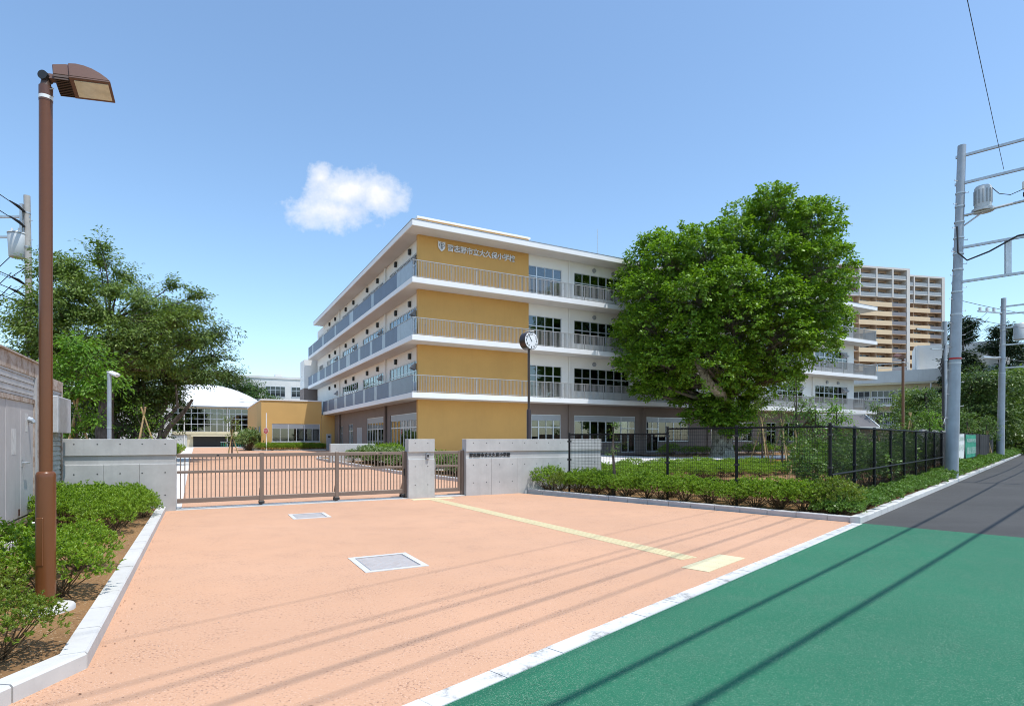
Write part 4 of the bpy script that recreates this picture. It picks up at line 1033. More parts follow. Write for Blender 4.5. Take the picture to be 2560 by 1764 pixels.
# ------------------------------------------------------------------ trees
def bez(a, b, c, t): return a*(1-t)**2+b*2*t*(1-t)+c*t*t
def tree_meshes(seed, trunk, lobes, mat, bark, leaf=.1, aspect=.45, twigs=60, per=36, droop=.35, spread=.5, limb_r=.1, shell=.5, sphere_up=0.0, twig_len=.8, trunk_parts=None, flat=.5, lean=.25, dome=0.0, nup=.5, nnoise=.45):
    """trunk: list of (point, radius); lobes: (centre, radii); returns wood MB and leaf mesh.
    Every lobe hangs on a limb from the trunk; twigs run outwards in it and carry leaves along their length."""
    rg = np.random.default_rng(seed); wood = MB(); br = MB()
    wood.tube([p for p, _ in trunk], [r for _, r in trunk], 12)
    tp = [Vector(p) for p, _ in trunk]
    C, AX, NR, LN = [], [], [], []
    for (lc, lr, *opt) in lobes:
        lc = Vector(lc); dens = opt[0] if opt else 1.0
        # leave the trunk below the lobe
        best = min(range(len(tp)), key=lambda i: (tp[i]-lc).length+max(0, tp[i].z-lc.z+.3)*3+(.6*(len(tp)-1-i)))
        a = tp[best]; mid = a*.45+lc*.55+Vector((rg.normal(0, .12), rg.normal(0, .12), -.10*(lc-a).length))
        L = (lc-a).length; r0 = min(trunk[best][1]*.75, limb_r*(.6+.08*L))
        pts = [bez(a, mid, lc, t_) for t_ in np.linspace(0, 1, 7)]
        br.tube(pts, [r0*(1-.78*t_) for t_ in np.linspace(0, 1, 7)], 7, cap=False)
        nt = int(twigs*dens)
        d = rand_unit(rg, nt); d[:, 2] = d[:, 2]*(1-.15*sphere_up)+.15*sphere_up
        if dome:
            d = d[(d[:, 2] > -.15) | (rg.random(nt) > dome)]; nt = len(d)
        rr_ = np.where(rg.random(nt) < shell, rg.uniform(.82, 1.05, nt), rg.uniform(.35, .9, nt))
        for k in range(nt):
            e = lc+Vector((d[k][0]*lr[0]*rr_[k], d[k][1]*lr[1]*rr_[k], d[k][2]*lr[2]*rr_[k]))
            t0 = rg.uniform(.35, .9); o_ = bez(a, mid, lc, t0)*.35+lc*.65+Vector(rg.normal(0, .12, 3))*min(lr)
            m_ = o_*.5+e*.5+Vector((0, 0, lean*min(lr)*.4))
            if k % 4 == 0: br.tube([o_, bez(o_, m_, e, .5), e], [min(.016, r0*.13+.006), min(.010, r0*.07+.004), .003], 3, cap=False)
            dirv = (e-m_).normalized()
            n = max(3, int(per*rg.uniform(.6, 1.3)))
            ts = 1-rg.power(1.6, n)*.0-rg.uniform(0, 1, n)**1.3*min(.95, twig_len/max((e-o_).length, .1))
            ts = np.clip(ts, .1, 1.03)
            O, MM, E_ = np.array(o_), np.array(m_), np.array(e)
            pp = O*((1-ts)**2)[:, None]+MM*(2*ts*(1-ts))[:, None]+E_*(ts**2)[:, None]
            side = rand_unit(rg, n); side[:, 2] *= flat
            pp = pp+side*(spread*leaf*rg.uniform(.3, 2.2, n))[:, None]
            ax = side*.8+np.array(dirv)*.6+np.array([0, 0, -droop]); out = (np.array(e)-np.array(lc)); out = out/(np.linalg.norm(out)+1e-6)
            nr = np.array([0, 0, 1.0])+out*nup+rg.normal(scale=nnoise, size=(n, 3))
            C.append(pp); AX.append(ax); NR.append(nr); LN.append(leaf*rg.uniform(.6, 1.25, n))
    C = np.concatenate(C); AX = np.concatenate(AX); NR = np.concatenate(NR); LN = np.concatenate(LN)
    return wood, br, leaves_mesh('crown', C, AX, NR, LN, LN*aspect, mat)
def tree(name, label, base, group=None, cat='tree', rz=0, bark='bark', **kw):
    T = Thing(name, label, cat, base, None, group, rz=rz)
    wood, br, fol = tree_meshes(bark=bark, **kw)
    T.part('trunk', wood, M[bark], sm=True, angle=60)
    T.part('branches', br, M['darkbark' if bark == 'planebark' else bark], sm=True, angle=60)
    link('crown', fol, T.o)
    return T

# the big plane tree before the building: local frame is the school grid, origin at the trunk's foot
PT = S(34.4, 30.4); pz = gz(PT.x, PT.y)
rg = np.random.default_rng(11)
def inpoly(x, y, P_):
    c = False; n = len(P_)
    for i in range(n):
        (x0, y0), (x1, y1) = P_[i], P_[(i+1) % n]
        if (y0 > y) != (y1 > y) and x < (x1-x0)*(y-y0)/(y1-y0)+x0: c = not c
    return c
def edge_dist(x, y, P_):
    best = 9e9; n = len(P_)
    for i in range(n):
        a = Vector((*P_[i], 0)); b = Vector((*P_[(i+1) % n], 0)); p = Vector((x, y, 0)); t_ = clamp((p-a).dot(b-a)/max(1e-6, (b-a).length_squared))
        best = min(best, (p-(a+(b-a)*t_)).length)
    return best
def poly_lobes(seed, poly, r, depth, gap, back=.6, fy=.8, flatz=1.0, skip=None, wide=1.0, full=3.5, edge=.72, Zc=43.0, big=1.0, bigap=1.0, sx=0.0):
    """foliage clumps filling a crown whose front outline is poly (x, z); deeper towards its middle"""
    rr_ = random.Random(seed); out = []
    xs = [p[0] for p in poly]; zs = [p[1] for p in poly]; pts = []
    for layer in (-1, 1, 0):
        got = []
        for _ in range(2600):
            x = rr_.uniform(min(xs), max(xs)); z = rr_.uniform(min(zs), max(zs))
            if not inpoly(x, z, poly): continue
            e = edge_dist(x, z, poly)
            rad = r*rr_.uniform(.78, 1.22)*(big if layer == -1 else 1)
            if e < rad*edge: continue
            if layer == 0 and e < r*1.7: continue
            if layer == -1 and skip and skip[0] < x < skip[1] and skip[2] < z < skip[3]: continue
            g_ = gap*(1.5 if layer == 0 else (1.0 if layer == 1 else bigap))
            if any((x-a)**2+(z-b)**2 < g_*g_ for a, b in got): continue
            D = depth*math.sqrt(min(1, e/full)); y = -D*fy if layer == -1 else (D*back if layer == 1 else 0)
            got.append((x, z)); y += rr_.uniform(-.3, .3)*r; k_ = 1+y/Zc; out.append(((x*k_+sx, y, 1.4+(z-1.4)*k_), (rad*wide, rad*wide, rad*flatz), (rad/r)**2*(1.0 if layer == -1 else .62)))
    return out
plane_outline = [(x, 1.4+(z-1.4)*.955) for x, z in [(-8.4, 8.2), (-8.0, 11), (-7.6, 13.8), (-6.7, 16.3), (-5.1, 17.6), (-2.8, 18.6), (-1.0, 18.0), (.2, 18.8), (1.4, 20.0), (2.8, 20.9), (5.5, 20.8), (7.5, 19.5), (8.9, 17.5), (10.0, 14.8), (9.8, 11), (8.6, 8.4), (6.4, 7.0), (5.4, 5.2), (2.2, 4.4), (-1.5, 4.2), (-4.1, 4.5), (-6.0, 5.4), (-7.8, 6.8)]]
lobes = poly_lobes(6, plane_outline, 1.65, 4.6, 1.72, back=.62, fy=.85, skip=(-2.9, -1.3, 4.7, 6.7), full=4.2, edge=.7, big=1.25, bigap=1.42, sx=-.25)
for (x, y, z, a, b, c, dn) in [(-4.7, -1.2, 5.3, 1.5, 1.4, 1.0, 1), (-3.7, -.4, 5.4, 1.3, 1.2, .9, .9), (-5.6, .4, 4.9, 1.4, 1.3, .8, .8), (-3.3, 1.0, 4.9, 1.4, 1.2, .8, .8), (-4.0, -1.8, 6.8, 1.4, 1.3, 1.2, 1), (4.4, -.6, 5.8, 1.5, 1.4, 1.0, .9), (-7.0, -1, 6.9, 1.5, 1.5, 1.4, .9), (-5.7, -.6, 5.9, 1.6, 1.5, 1.2, .9), (-6.9, .3, 9.2, 1.5, 1.5, 1.6, .9), (8.5, -.3, 12.6, 1.5, 1.5, 1.6, .9), (8.2, -.3, 10.0, 1.5, 1.5, 1.6, .9), (7.7, 0, 15.2, 1.5, 1.5, 1.6, .9), (-6.6, .2, 12.4, 1.4, 1.4, 1.6, .9), (-5.2, 0, 15.6, 1.5, 1.5, 1.4, .9), (5.8, -1.2, 17.4, 1.7, 1.5, 1.6, 1), (2.9, -1.2, 17.6, 1.7, 1.5, 1.6, 1), (-1.9, -.6, 2.9, 1.5, 1.3, 1.0, .8), (-.6, -1.0, 2.5, 1.5, 1.1, .9, .8), (1.0, -.7, 2.9, 1.6, 1.3, 1.2, .9), (-.9, -.9, 3.9, 1.5, 1.2, 1.1, .8), (.5, -1.2, 4.7, 1.8, 1.4, 1.3, .9), (2.2, -.2, 3.9, 1.3, 1.2, .9, .7), (.4, -1.1, 1.9, 1.1, .8, .5, .5), (.2, .6, 5.6, 2.2, 1.8, 1.5, .8), (-2.4, .8, 4.2, 1.5, 1.3, .8, .6)]:
    lobes.append(((x, y, z), (a, b, c), dn))
trunk = [((0, 0, -.1), 1.15), ((0, 0, .25), .90), ((.02, 0, .9), .76), ((0, 0, 1.9), .72), ((.05, 0, 3.0), .74), ((.2, 0, 4.2), .62), ((.5, .2, 5.4), .52), ((1.0, .2, 7.4), .40), ((1.6, .2, 9.8), .30), ((2.2, .2, 12.5), .20), ((2.6, .2, 15), .1)]
plane = tree('plane_tree', 'huge plane tree with clustered rounded crown before the school building', (PT.x, PT.y, pz), seed=4, trunk=trunk, lobes=lobes, mat=M['planeleaf'], bark='planebark', leaf=.205, aspect=.9, twigs=165, per=17, dome=.78, nup=.9, nnoise=.36, droop=.22, spread=.45, limb_r=.24, shell=.92, sphere_up=.6, twig_len=.7)
lm = MB().tube([(-.15, -.4, 4.0), (-.7, -1.6, 4.6), (-1.25, -2.2, 4.95), (-1.75, -2.5, 5.15), (-2.1, -2.6, 5.6), (-2.4, -2.65, 6.3), (-2.85, -2.65, 7.0), (-3.5, -2.5, 7.7), (-4.3, -2.2, 8.6)], [.45, .40, .37, .36, .33, .28, .22, .16, .08], 12)
plane.part('limb', lm, M['planebark'], sm=True, angle=60, label='pale mottled limb bending upwards')
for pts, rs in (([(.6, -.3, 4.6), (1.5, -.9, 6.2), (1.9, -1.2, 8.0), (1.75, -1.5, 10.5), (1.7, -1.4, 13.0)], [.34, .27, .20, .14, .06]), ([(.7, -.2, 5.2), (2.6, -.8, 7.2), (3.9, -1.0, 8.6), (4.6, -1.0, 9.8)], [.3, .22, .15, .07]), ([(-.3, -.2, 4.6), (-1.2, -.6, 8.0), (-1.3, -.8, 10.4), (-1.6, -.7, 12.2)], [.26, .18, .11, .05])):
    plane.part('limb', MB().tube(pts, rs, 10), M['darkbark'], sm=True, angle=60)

# cherry trees behind the concrete wall
def auto_lobes(seed, n, ext, z0, z1, r, top_bias=1.0, shape=None):
    rg_ = np.random.default_rng(seed); out = []
    for k in range(n):
        for _ in range(60):
            x, y = rg_.uniform(-1, 1, 2); zt = rg_.uniform(0, 1)
            lim = shape(zt) if shape else math.sqrt(max(0, 1-(zt*1.0)**2))
            if x*x+y*y <= lim*lim and all((x*ext[0]-o[0][0])**2+(y*ext[1]-o[0][1])**2+((z0+zt*(z1-z0))-o[0][2])**2 > (r*.75)**2 for o in out): break
        rr_ = r*rg_.uniform(.8, 1.2)
        out.append(((x*ext[0], y*ext[1], z0+zt*(z1-z0)), (rr_*1.25, rr_*1.25, rr_*.72)))
    return out
c1 = poly_lobes(12, [(-2.8, 3.8), (-4.1, 5.9), (-4.3, 7.3), (-3.4, 8.9), (-2.8, 10.3), (-1.8, 10.6), (-1.0, 11.2), (-.3, 10.8), (1.3, 10.0), (1.8, 8.9), (2.6, 8.9), (4.2, 8.6), (4.8, 7.6), (4.5, 5.6), (3.4, 3.9)], .95, 2.6, 1.12, wide=1.3, flatz=.8, full=2.5, Zc=27)
c1 += [((-.2, 0, 10.9), (.5, .5, .7), .3), ((-4.0, 0, 4.6), (.7, .7, .5), .4), ((4.6, 0, 8.5), (.6, .5, .35), .35), ((3.4, 0, 9.0), (.5, .5, .4), .3)]
L1 = (-19.2, 27.0, 0)
tree('cherry_tree', 'tall loose-crowned cherry tree behind the wall near the grey camera post', L1, group='cherry trees behind the wall', seed=21, mat=M['cherryleaf'], bark='bark', leaf=.15, aspect=.47, twigs=95, per=19, droop=.45, spread=.8, limb_r=.11, shell=.6, twig_len=1.3, flat=.35,
     trunk=[((.2, 0, -.1), .48), ((.1, 0, .8), .40), ((0, 0, 2.0), .36), ((.1, 0, 3.4), .28), ((.3, 0, 5.0), .18), ((.2, 0, 7.2), .07)], lobes=c1)
c2 = poly_lobes(13, [(-2.2, 7.4), (-1.2, 8.9), (0, 9.8), (1.6, 9.8), (2.6, 8.7), (3.5, 8.2), (3.7, 7.2), (4.2, 5.9), (4.2, 5.1), (3.9, 4.7), (2.6, 4.3), (1.6, 3.5), (.6, 2.7), (-2.4, 2.7), (-3.2, 5.2)], 1.0, 2.6, 1.15, wide=1.25, flatz=.8, full=2.5, Zc=32.5)
tree('cherry_tree', 'dark spreading cherry tree with crooked bare limbs before the gymnasium', (-20.0, 32.5, .1), group='cherry trees behind the wall', seed=22, mat=M['darkleaf'], bark='bark', leaf=.155, aspect=.48, twigs=98, per=19, droop=.4, spread=.8, limb_r=.12, shell=.6, twig_len=1.2, flat=.4,
     trunk=[((-1.6, 0, -.1), .6), ((-1.5, 0, .6), .48), ((-1.2, 0, 1.5), .40), ((-.6, 0, 2.4), .34), ((.2, 0, 3.4), .26), ((.5, 0, 5.0), .16), ((.6, 0, 7.4), .07)], lobes=c2)
tree('cherry_tree', 'shaded cherry tree with leaning trunk hidden behind the young staked tree', (-21.8, 31.0, .1), group='cherry trees behind the wall', seed=23, mat=M['darkleaf'], bark='bark', leaf=.17, aspect=.48, twigs=100, per=18, droop=.4, spread=.8, limb_r=.13, shell=.5, twig_len=1.1, flat=.4,
     trunk=[((.3, 0, -.1), .5), ((.2, 0, 1.0), .42), ((0, 0, 2.2), .34), ((0, 0, 4), .2)], lobes=auto_lobes(3, 14, (3.4, 2.4), 2.0, 6.2, 1.9))
LX = Thing('crooked_cherry_limbs', 'bare crooked cherry limbs forking low behind the wall end', 'tree', (-19.1, 30.5, .1), None)
for pts, rs in (([(0, 0, -.1), (.15, 0, 1.0), (.9, 0, 2.2), (1.6, 0, 2.9), (2.1, 0, 3.6)], [.19, .16, .13, .11, .07]), ([(0, 0, .6), (-.6, 0, 1.6), (-1.9, 0, 2.3), (-2.6, 0, 3.6)], [.2, .16, .12, .08]), ([(.3, 0, 1.3), (.5, 0, 2.4), (1.3, 0, 3.2), (1.2, 0, 4.4)], [.12, .1, .08, .05])):
    LX.part('limb', MB().tube(pts, rs, 9), M['bark'], sm=True, angle=60)

def sapling(name, label, base, h, seed, mat, stakes=3, leaf=.12, lob=None, twigs=26, per=12, group='young staked trees', stake_h=2.2, sprd=.75, aspect=.5):
    lob = lob or [((0, 0, h*.62), (sprd, sprd, h*.14)), ((.25, .1, h*.75), (sprd*.9, sprd*.9, h*.13)), ((-.25, -.1, h*.86), (sprd*.7, sprd*.7, h*.12)), ((.1, 0, h*.5), (sprd*.9, sprd*.9, h*.12)), ((-.3, .1, h*.4), (sprd*.7, sprd*.7, h*.1), .6)]
    T = tree(name, label, base, group=group, seed=seed, mat=mat, bark='bark', leaf=leaf, aspect=aspect, twigs=twigs, per=per, droop=.4, spread=.8, limb_r=.03, shell=.6, twig_len=.7, lobes=lob, trunk=[((0, 0, -.05), .05), ((.02, 0, h*.3), .042), ((-.02, 0, h*.6), .03), ((0, 0, h*.9), .012)])
    for k in range(stakes):
        a = 2*math.pi*k/max(1, stakes)+.5; r = .42*stake_h/1.6
        s = MB().tube([(r*math.cos(a), r*math.sin(a), -.05), (-.10*math.cos(a), -.10*math.sin(a), stake_h)], .034, 7)
        T.part('stake', s, M['bamboo'], sm=True)
    return T
sapling('staked_tree', 'bright green young tree with bamboo stakes behind the storage shed', (-14.9, 19.6, 0), 5.2, 31, M['brightleaf'], leaf=.14, twigs=62, per=13, stake_h=3.0, sprd=1.15,
        lob=[((-.6, 0, 4.0), (1.2, 1.0, .7)), ((.5, 0, 4.3), (1.1, 1.0, .7)), ((1.0, 0, 3.5), (.9, .9, .6)), ((-.9, 0, 3.1), (.9, .9, .6)), ((.2, -.2, 3.2), (1.1, .9, .6)), ((0, 0, 4.8), (.8, .8, .45)), ((.6, 0, 2.3), (.8, .8, .45), .5), ((-.4, 0, 1.9), (.8, .8, .4), .5)])
sapling('staked_tree', 'thin-leaved young tree held by three bamboo stakes beside the gate wall', (-14.9, 23.2, 0), 3.4, 32, M['brightleaf'], leaf=.11, twigs=9, per=8, stake_h=2.9, sprd=.8)
sapling('staked_tree', 'small dark young tree far behind the wall by the driveway', (-17.6, 36, .2), 3.2, 33, M['cherryleaf'], leaf=.1, twigs=14, per=9, stake_h=2.0, sprd=.6)

# ------------------------------------------------------------------ background trees
def big_tree(name, label, base, h, rad, seed, mat, leaf=.3, n=14, twigs=60, per=12, group=None, z0=.25, tr=.35, lr=None, aspect=.6, bark='bark', shape=None):
    lobes = auto_lobes(seed, n, (rad*.72, rad*.72), h*z0+.5, h*.86, lr or rad*.42, shape=shape)
    return tree(name, label, base, group=group, seed=seed, mat=M[mat], bark=bark, leaf=leaf, aspect=aspect, twigs=twigs, per=per, droop=.35, spread=.7, limb_r=.12, shell=.7, twig_len=1.1, trunk=[((0, 0, -.2), tr), ((0, 0, h*.2), tr*.8), ((.1, 0, h*.45), tr*.55), ((0, 0, h*.8), tr*.2)], lobes=lobes)
g = 'trees behind the gymnasium'
big_tree('background_tree', 'rounded tree behind the gymnasium dome, nearest the cherry trees', (-64, 112, 0), 17.5, 6.5, 41, 'farleaf', leaf=.5, group=g, twigs=70, lr=2.4)
big_tree('background_tree', 'tall green tree rising just behind the gymnasium roof', (-58.5, 116, 0), 18.5, 6.0, 42, 'farleaf', leaf=.5, group=g, twigs=70, lr=2.3)
big_tree('background_tree', 'lower tree between gymnasium and old school block', (-52.5, 118, 0), 14.5, 5.2, 43, 'farleaf', leaf=.45, group=g, twigs=65, lr=2.0)
big_tree('background_tree', 'distant treetop showing above the old school block', (-72, 158, 0), 23, 7.0, 44, 'farleaf', leaf=.6, group=g, twigs=60, lr=2.6)
big_tree('background_tree', 'small distant treetop beside the roof tank', (-63, 160, 0), 21.5, 6.0, 45, 'farleaf', leaf=.6, group=g, twigs=60, lr=2.4)
g = 'trees along the far roadside'
big_tree('roadside_tree', 'feathery mid-green tree left of the zinc pole', (39.0, 54.0, 0), 7.4, 3.6, 51, 'farleaf', leaf=.22, group=g, twigs=90, per=13, lr=1.5, n=16, z0=.12)
big_tree('roadside_tree', 'dense dark tree right behind the zinc pole', (46.5, 57.5, 0), 10.4, 4.6, 52, 'darkleaf', leaf=.26, group=g, twigs=100, per=13, lr=1.8, n=18, z0=.08)
big_tree('roadside_tree', 'broad dark tree between the two zinc poles', (52.5, 61.5, 0), 10.6, 5.2, 53, 'cherryleaf', leaf=.28, group=g, twigs=100, per=13, lr=1.9, n=20, z0=.06)
big_tree('roadside_tree', 'dark overhanging tree at the picture edge behind the second pole', (59.0, 66.0, 0), 11.4, 5.6, 54, 'darkleaf', leaf=.28, group=g, twigs=100, per=13, lr=2.0, n=20, z0=.06)
big_tree('roadside_tree', 'mid-green tree behind the old school wing', (52, 72, 0), 10.2, 4.6, 55, 'cherryleaf', leaf=.3, group=g, twigs=80, per=12, lr=1.8, n=14, z0=.1)
big_tree('roadside_tree', 'dark tree closing the far end of the road', (74, 80, 0), 12, 7.0, 56, 'darkleaf', leaf=.34, group=g, twigs=90, per=12, lr=2.4, n=18, z0=.04)
big_tree('roadside_tree', 'dark tree further down the road edge', (64, 74, 0), 11.5, 5.8, 57, 'darkleaf', leaf=.34, group=g, twigs=90, per=12, lr=2.2, n=18, z0=.04)
cone = lambda t_: max(.08, 1-t_*.98)
big_tree('conifer_tree', 'narrow dark conifer behind the two zinc poles', (70, 89, 0), 25.5, 4.6, 61, 'conifer', leaf=.55, group='conifers beyond the road', twigs=120, per=14, lr=1.7, n=26, z0=.1, shape=cone, aspect=.35)
big_tree('conifer_tree', 'broader dark conifer nearer the second zinc pole', (77, 90, 0), 24.5, 5.4, 62, 'conifer', leaf=.55, group='conifers beyond the road', twigs=120, per=14, lr=1.8, n=26, z0=.1, shape=cone, aspect=.35)
big_tree('conifer_tree', 'lowest dark conifer at the picture edge', (84, 93, 0), 22.5, 5.4, 63, 'conifer', leaf=.55, group='conifers beyond the road', twigs=120, per=14, lr=1.8, n=26, z0=.1, shape=cone, aspect=.35)

# ------------------------------------------------------------------ shrubs
rb = random.Random(77)
az = BushKind('azalea_bush', 'bush', (1, 2, 3, 4), M['azalea'], n_ros=640, leaf=.048, per=8)
azo = BushKind('azalea_bush', 'bush', (5, 6), M['azalea_olive'], n_ros=760, leaf=.036, per=9, aspect=.42)
def left(u, v, sc, kind, label, szc=1.0):
    w_ = S(u, v); kind.put(w_.x, w_.y, sc, label, 'azalea bushes around the brown lamp post', szc, rb, z=.07)
left(-1.24, 5.16, .74, azo, 'olive-leaved azalea bush in the near corner before the brown lamp post', .92)
left(-1.75, 5.75, 1.0, azo, 'olive-leaved azalea bush partly cut by the picture edge', .92)
left(-1.22, 6.95, .92, az, 'bright green azalea bush leaning over the pale kerb beside the lamp post', .92)
left(-1.75, 7.7, 1.12, az, 'green azalea bush directly behind the brown lamp post', .85)
left(-2.1, 6.7, .95, az, 'green azalea bush between lamp post and shed doors', .85)
left(-1.25, 8.3, .80, az, 'thin azalea bush with a branch reaching over the kerb', 1.0)
lab = 'azalea bush in the dense clump before the long concrete wall'
for (u, v, sc) in ((-1.35, 11.15, .82), (-1.95, 11.7, .95), (-1.3, 12.0, .9), (-1.85, 12.6, 1.0), (-1.25, 12.9, .92), (-2.35, 12.5, .9), (-1.3, 13.75, .92), (-1.85, 13.6, 1.0), (-2.35, 13.5, 1.0), (-1.15, 14.35, .68), (-1.7, 14.35, .8), (-2.3, 14.3, .85), (-1.0, 13.3, .6)):
    w_ = S(u, v); az.put(w_.x, w_.y, sc, lab, 'azalea clump at the concrete wall', .98, rb, z=.07)
azf = BushKind('azalea_bush', 'bush', (7, 8, 9), M['azalea'], n_ros=330, leaf=.058, per=7)
azr = BushKind('azalea_bush', 'bush', (10, 11), M['azalea_olive'], n_ros=430, leaf=.05, per=8)
# front row along the grey kerb
lab = 'azalea bush in the front row directly behind the grey kerb'
q = 3.35; fr_n = 0
while q < 11.3:
    w_ = R(13.1+rb.uniform(-.1, .12), q); k_ = az if rb.random() < .85 else azr
    nth = ('first second third fourth fifth sixth seventh eighth ninth tenth eleventh twelfth thirteenth fourteenth fifteenth sixteenth seventeenth'.split())[fr_n]; fr_n += 1
    lab = nth + ' azalea bush from the road corner in the front row along the grey kerb'
    k_.put(w_.x, w_.y, rb.uniform(.85, 1.12), lab, 'front row of azaleas along the grey kerb', rb.uniform(.85, 1.0), rb, z=.06); q += rb.uniform(.5, .62)
lab = 'azalea bush in the massed rows behind the black mesh fence'
cand = []
p = 13.95
while p < 30:
    q = 4.8 if p > 14.2 else 3.6
    while q < 16:
        w_ = R(p+rb.uniform(-.2, .2), q+rb.uniform(-.2, .2)); u, v = toS(w_.x, w_.y)
        if v > 15.5 and v < 20.6 and u > 9.8 and (p < 20 or q > 6.5) and not (u > 22.5 and v > 20.3): cand.append(w_)
        elif v <= 15.5 and p < 15 and q < 11: cand.append(w_)
        q += 1.0
    p += .98
for w_ in cand[:300]: azf.put(w_.x, w_.y, rb.uniform(.9, 1.3), lab, 'massed azaleas behind the mesh fence', rb.uniform(.58, .8), rb, z=gz(w_.x, w_.y)+.05)
# low glossy shrubs between road kerb and fence
ls = BushKind('roadside_shrub', 'bush', (12, 13, 14), M['lowshrub'], rx=.5, ry=.5, h=.5, n_ros=330, leaf=.075, per=6, aspect=.42)
lab = 'low glossy shrub in the strip between roadside kerb and fence'
p = 12.95
while p < 75:
    for q in (3.12, 3.42) if p < 30 else (3.2,):
        w_ = R(p+rb.uniform(-.1, .1), q+rb.uniform(-.06, .06))
        if abs(p-27.3) < .35: continue
        ls.put(w_.x, w_.y, rb.uniform(.55, .85) if p < 30 else rb.uniform(.9, 1.3), lab, 'low shrubs along the roadside kerb', rb.uniform(.8, 1.05), rb, z=.05)
    p += .55 if p < 30 else 1.0
# tall leafy shrubs inside the road fence
ts = BushKind('tall_shrub', 'shrub', (15, 16, 17), M['tallshrub'], rx=.55, ry=.55, h=1.75, n_ros=210, leaf=.125, per=6, aspect=.3, lump=.6, droop=.5, core=.3)
lab = 'tall narrow-leaved shrub inside the roadside mesh fence'
p = 15.2
while p < 33:
    w_ = R(p+rb.uniform(-.15, .15), 4.15+rb.uniform(-.2, .3)); ts.put(w_.x, w_.y, rb.uniform(.65, 1.05), lab, 'tall shrubs inside the roadside fence', rb.uniform(.8, 1.2), rb, z=.05); p += .95
for p, q in ((18.0, 5.3), (20.0, 5.8), (22.5, 5.7), (25, 5.6)):
    w_ = R(p, q); ts.put(w_.x, w_.y, rb.uniform(.8, 1.15), lab, 'tall shrubs inside the roadside fence', 1.0, rb, z=.05)
# pale variegated shrubs in the driveway bed, azaleas along the building
pv = BushKind('pale_shrub', 'shrub', (18, 19), M['pale_shrub'], rx=.6, ry=.6, h=1.0, n_ros=240, leaf=.13, per=6, aspect=.42, lump=.3)
lab = 'pale variegated shrub in the bed beside the driveway'
for k in range(34):
    v = rb.uniform(19.5, 33); u = 8.0-(v-18.8)*.10+rb.uniform(.55, 2.2)
    w_ = S(u, v); pv.put(w_.x, w_.y, rb.uniform(.75, 1.05), lab, 'pale shrubs beside the driveway', rb.uniform(.8, 1.0), rb, z=gz(w_.x, w_.y)+.05)
lab = 'round green azalea in the bed between driveway and clock post'
for k in range(20):
    v = rb.uniform(17.5, 36.5); u = rb.uniform(9.3, 10.9)
    w_ = S(u, v); azf.put(w_.x, w_.y, rb.uniform(1.1, 1.5), lab, 'azaleas behind the wicket gate', .95, rb, z=gz(w_.x, w_.y)+.05)
lab = 'low green shrub in the row under the annex window'
for k in range(18):
    w_ = S(5.5+k*.37, 65.9+rb.uniform(-.15, .15)); azf.put(w_.x, w_.y, rb.uniform(1.0, 1.35), lab, 'shrubs under the annex window', 1.0, rb)
for k in range(5):
    w_ = S(4.6+rb.uniform(-.3, .3), 67+k*1.3); pv.put(w_.x, w_.y, rb.uniform(1.6, 2.2), 'loose green shrub at the annex corner', 'shrubs at the annex corner', 1.1, rb)
lab = 'dark clipped shrub at the driveway edge behind the concrete wall'
for k in range(16):
    w_ = S(-2.0+rb.uniform(-.3, .25), 17+k*2.4); azf.put(w_.x, w_.y, rb.uniform(1.2, 1.5), lab, 'shrubs on the driveway edge', .9, rb)
lab = 'low dark shrub in the bed around the plane tree'
for k in range(26):
    u = 31+k*1.15; w_ = S(u, 33.0+rb.uniform(-.4, .4)); azf.put(w_.x, w_.y, rb.uniform(1.1, 1.5), lab, 'shrubs beside the plane tree', .95, rb)
# slender garden trees
def gpos(px, Zd): return ((px-1280)/1433*Zd, Zd)
def gt(px, Zd, h, seed, label, mat='tallshrub', **kw):
    x, y = gpos(px, Zd); sapling('garden_tree', label, (x, y, gz(x, y)), h, seed, M[mat], group='young garden trees', **kw)
gt(1534, 15.6, 2.15, 71, 'tiny thin-leaved tree against the mesh fence beside the name wall', stakes=0, leaf=.055, twigs=7, per=10, lob=[((0, 0, 1.75), (.28, .28, .2)), ((.15, 0, 1.45), (.26, .2, .15)), ((-.15, 0, 1.25), (.3, .2, .12)), ((.05, 0, 2.0), (.18, .18, .15))])
gt(1992, 19.5, 3.9, 72, 'slender upright tree with sparse leaves above the corner fence', leaf=.085, twigs=22, per=12, stake_h=1.9, sprd=.55, stakes=2)
gt(2092, 20.0, 3.15, 73, 'bushy topped young tree behind the fence corner post', mat='brightleaf', leaf=.10, twigs=26, per=11, stake_h=1.7, sprd=.5, stakes=2)
gt(1905, 30, 3.9, 74, 'sparse staked tree close to the plane tree', mat='cherryleaf', leaf=.1, twigs=14, per=9, stake_h=2.7, sprd=.6)
gt(1955, 26, 3.5, 75, 'leaning staked tree between plane tree and corner fence', leaf=.1, twigs=16, per=9, stake_h=2.5, sprd=.6)
gt(2195, 27, 3.6, 76, 'young tree before the old school wing', leaf=.11, twigs=22, per=10, stake_h=2.2, sprd=.6)
gt(2275, 30, 3.3, 77, 'young tree with a tall bare stake right of the brown lamp', leaf=.11, twigs=22, per=10, stake_h=3.0, sprd=.7, stakes=2)
gt(2325, 33, 3.6, 78, 'leafy young tree just left of the zinc pole', mat='brightleaf', leaf=.12, twigs=26, per=11, stake_h=1.8, sprd=.8)
gt(2420, 36, 3.7, 79, 'young staked tree just right of the zinc pole', leaf=.12, twigs=26, per=11, stake_h=2.4, sprd=.85)
gt(2468, 40, 3.6, 80, 'young staked tree above the green banner', leaf=.12, twigs=26, per=11, stake_h=2.2, sprd=.9)
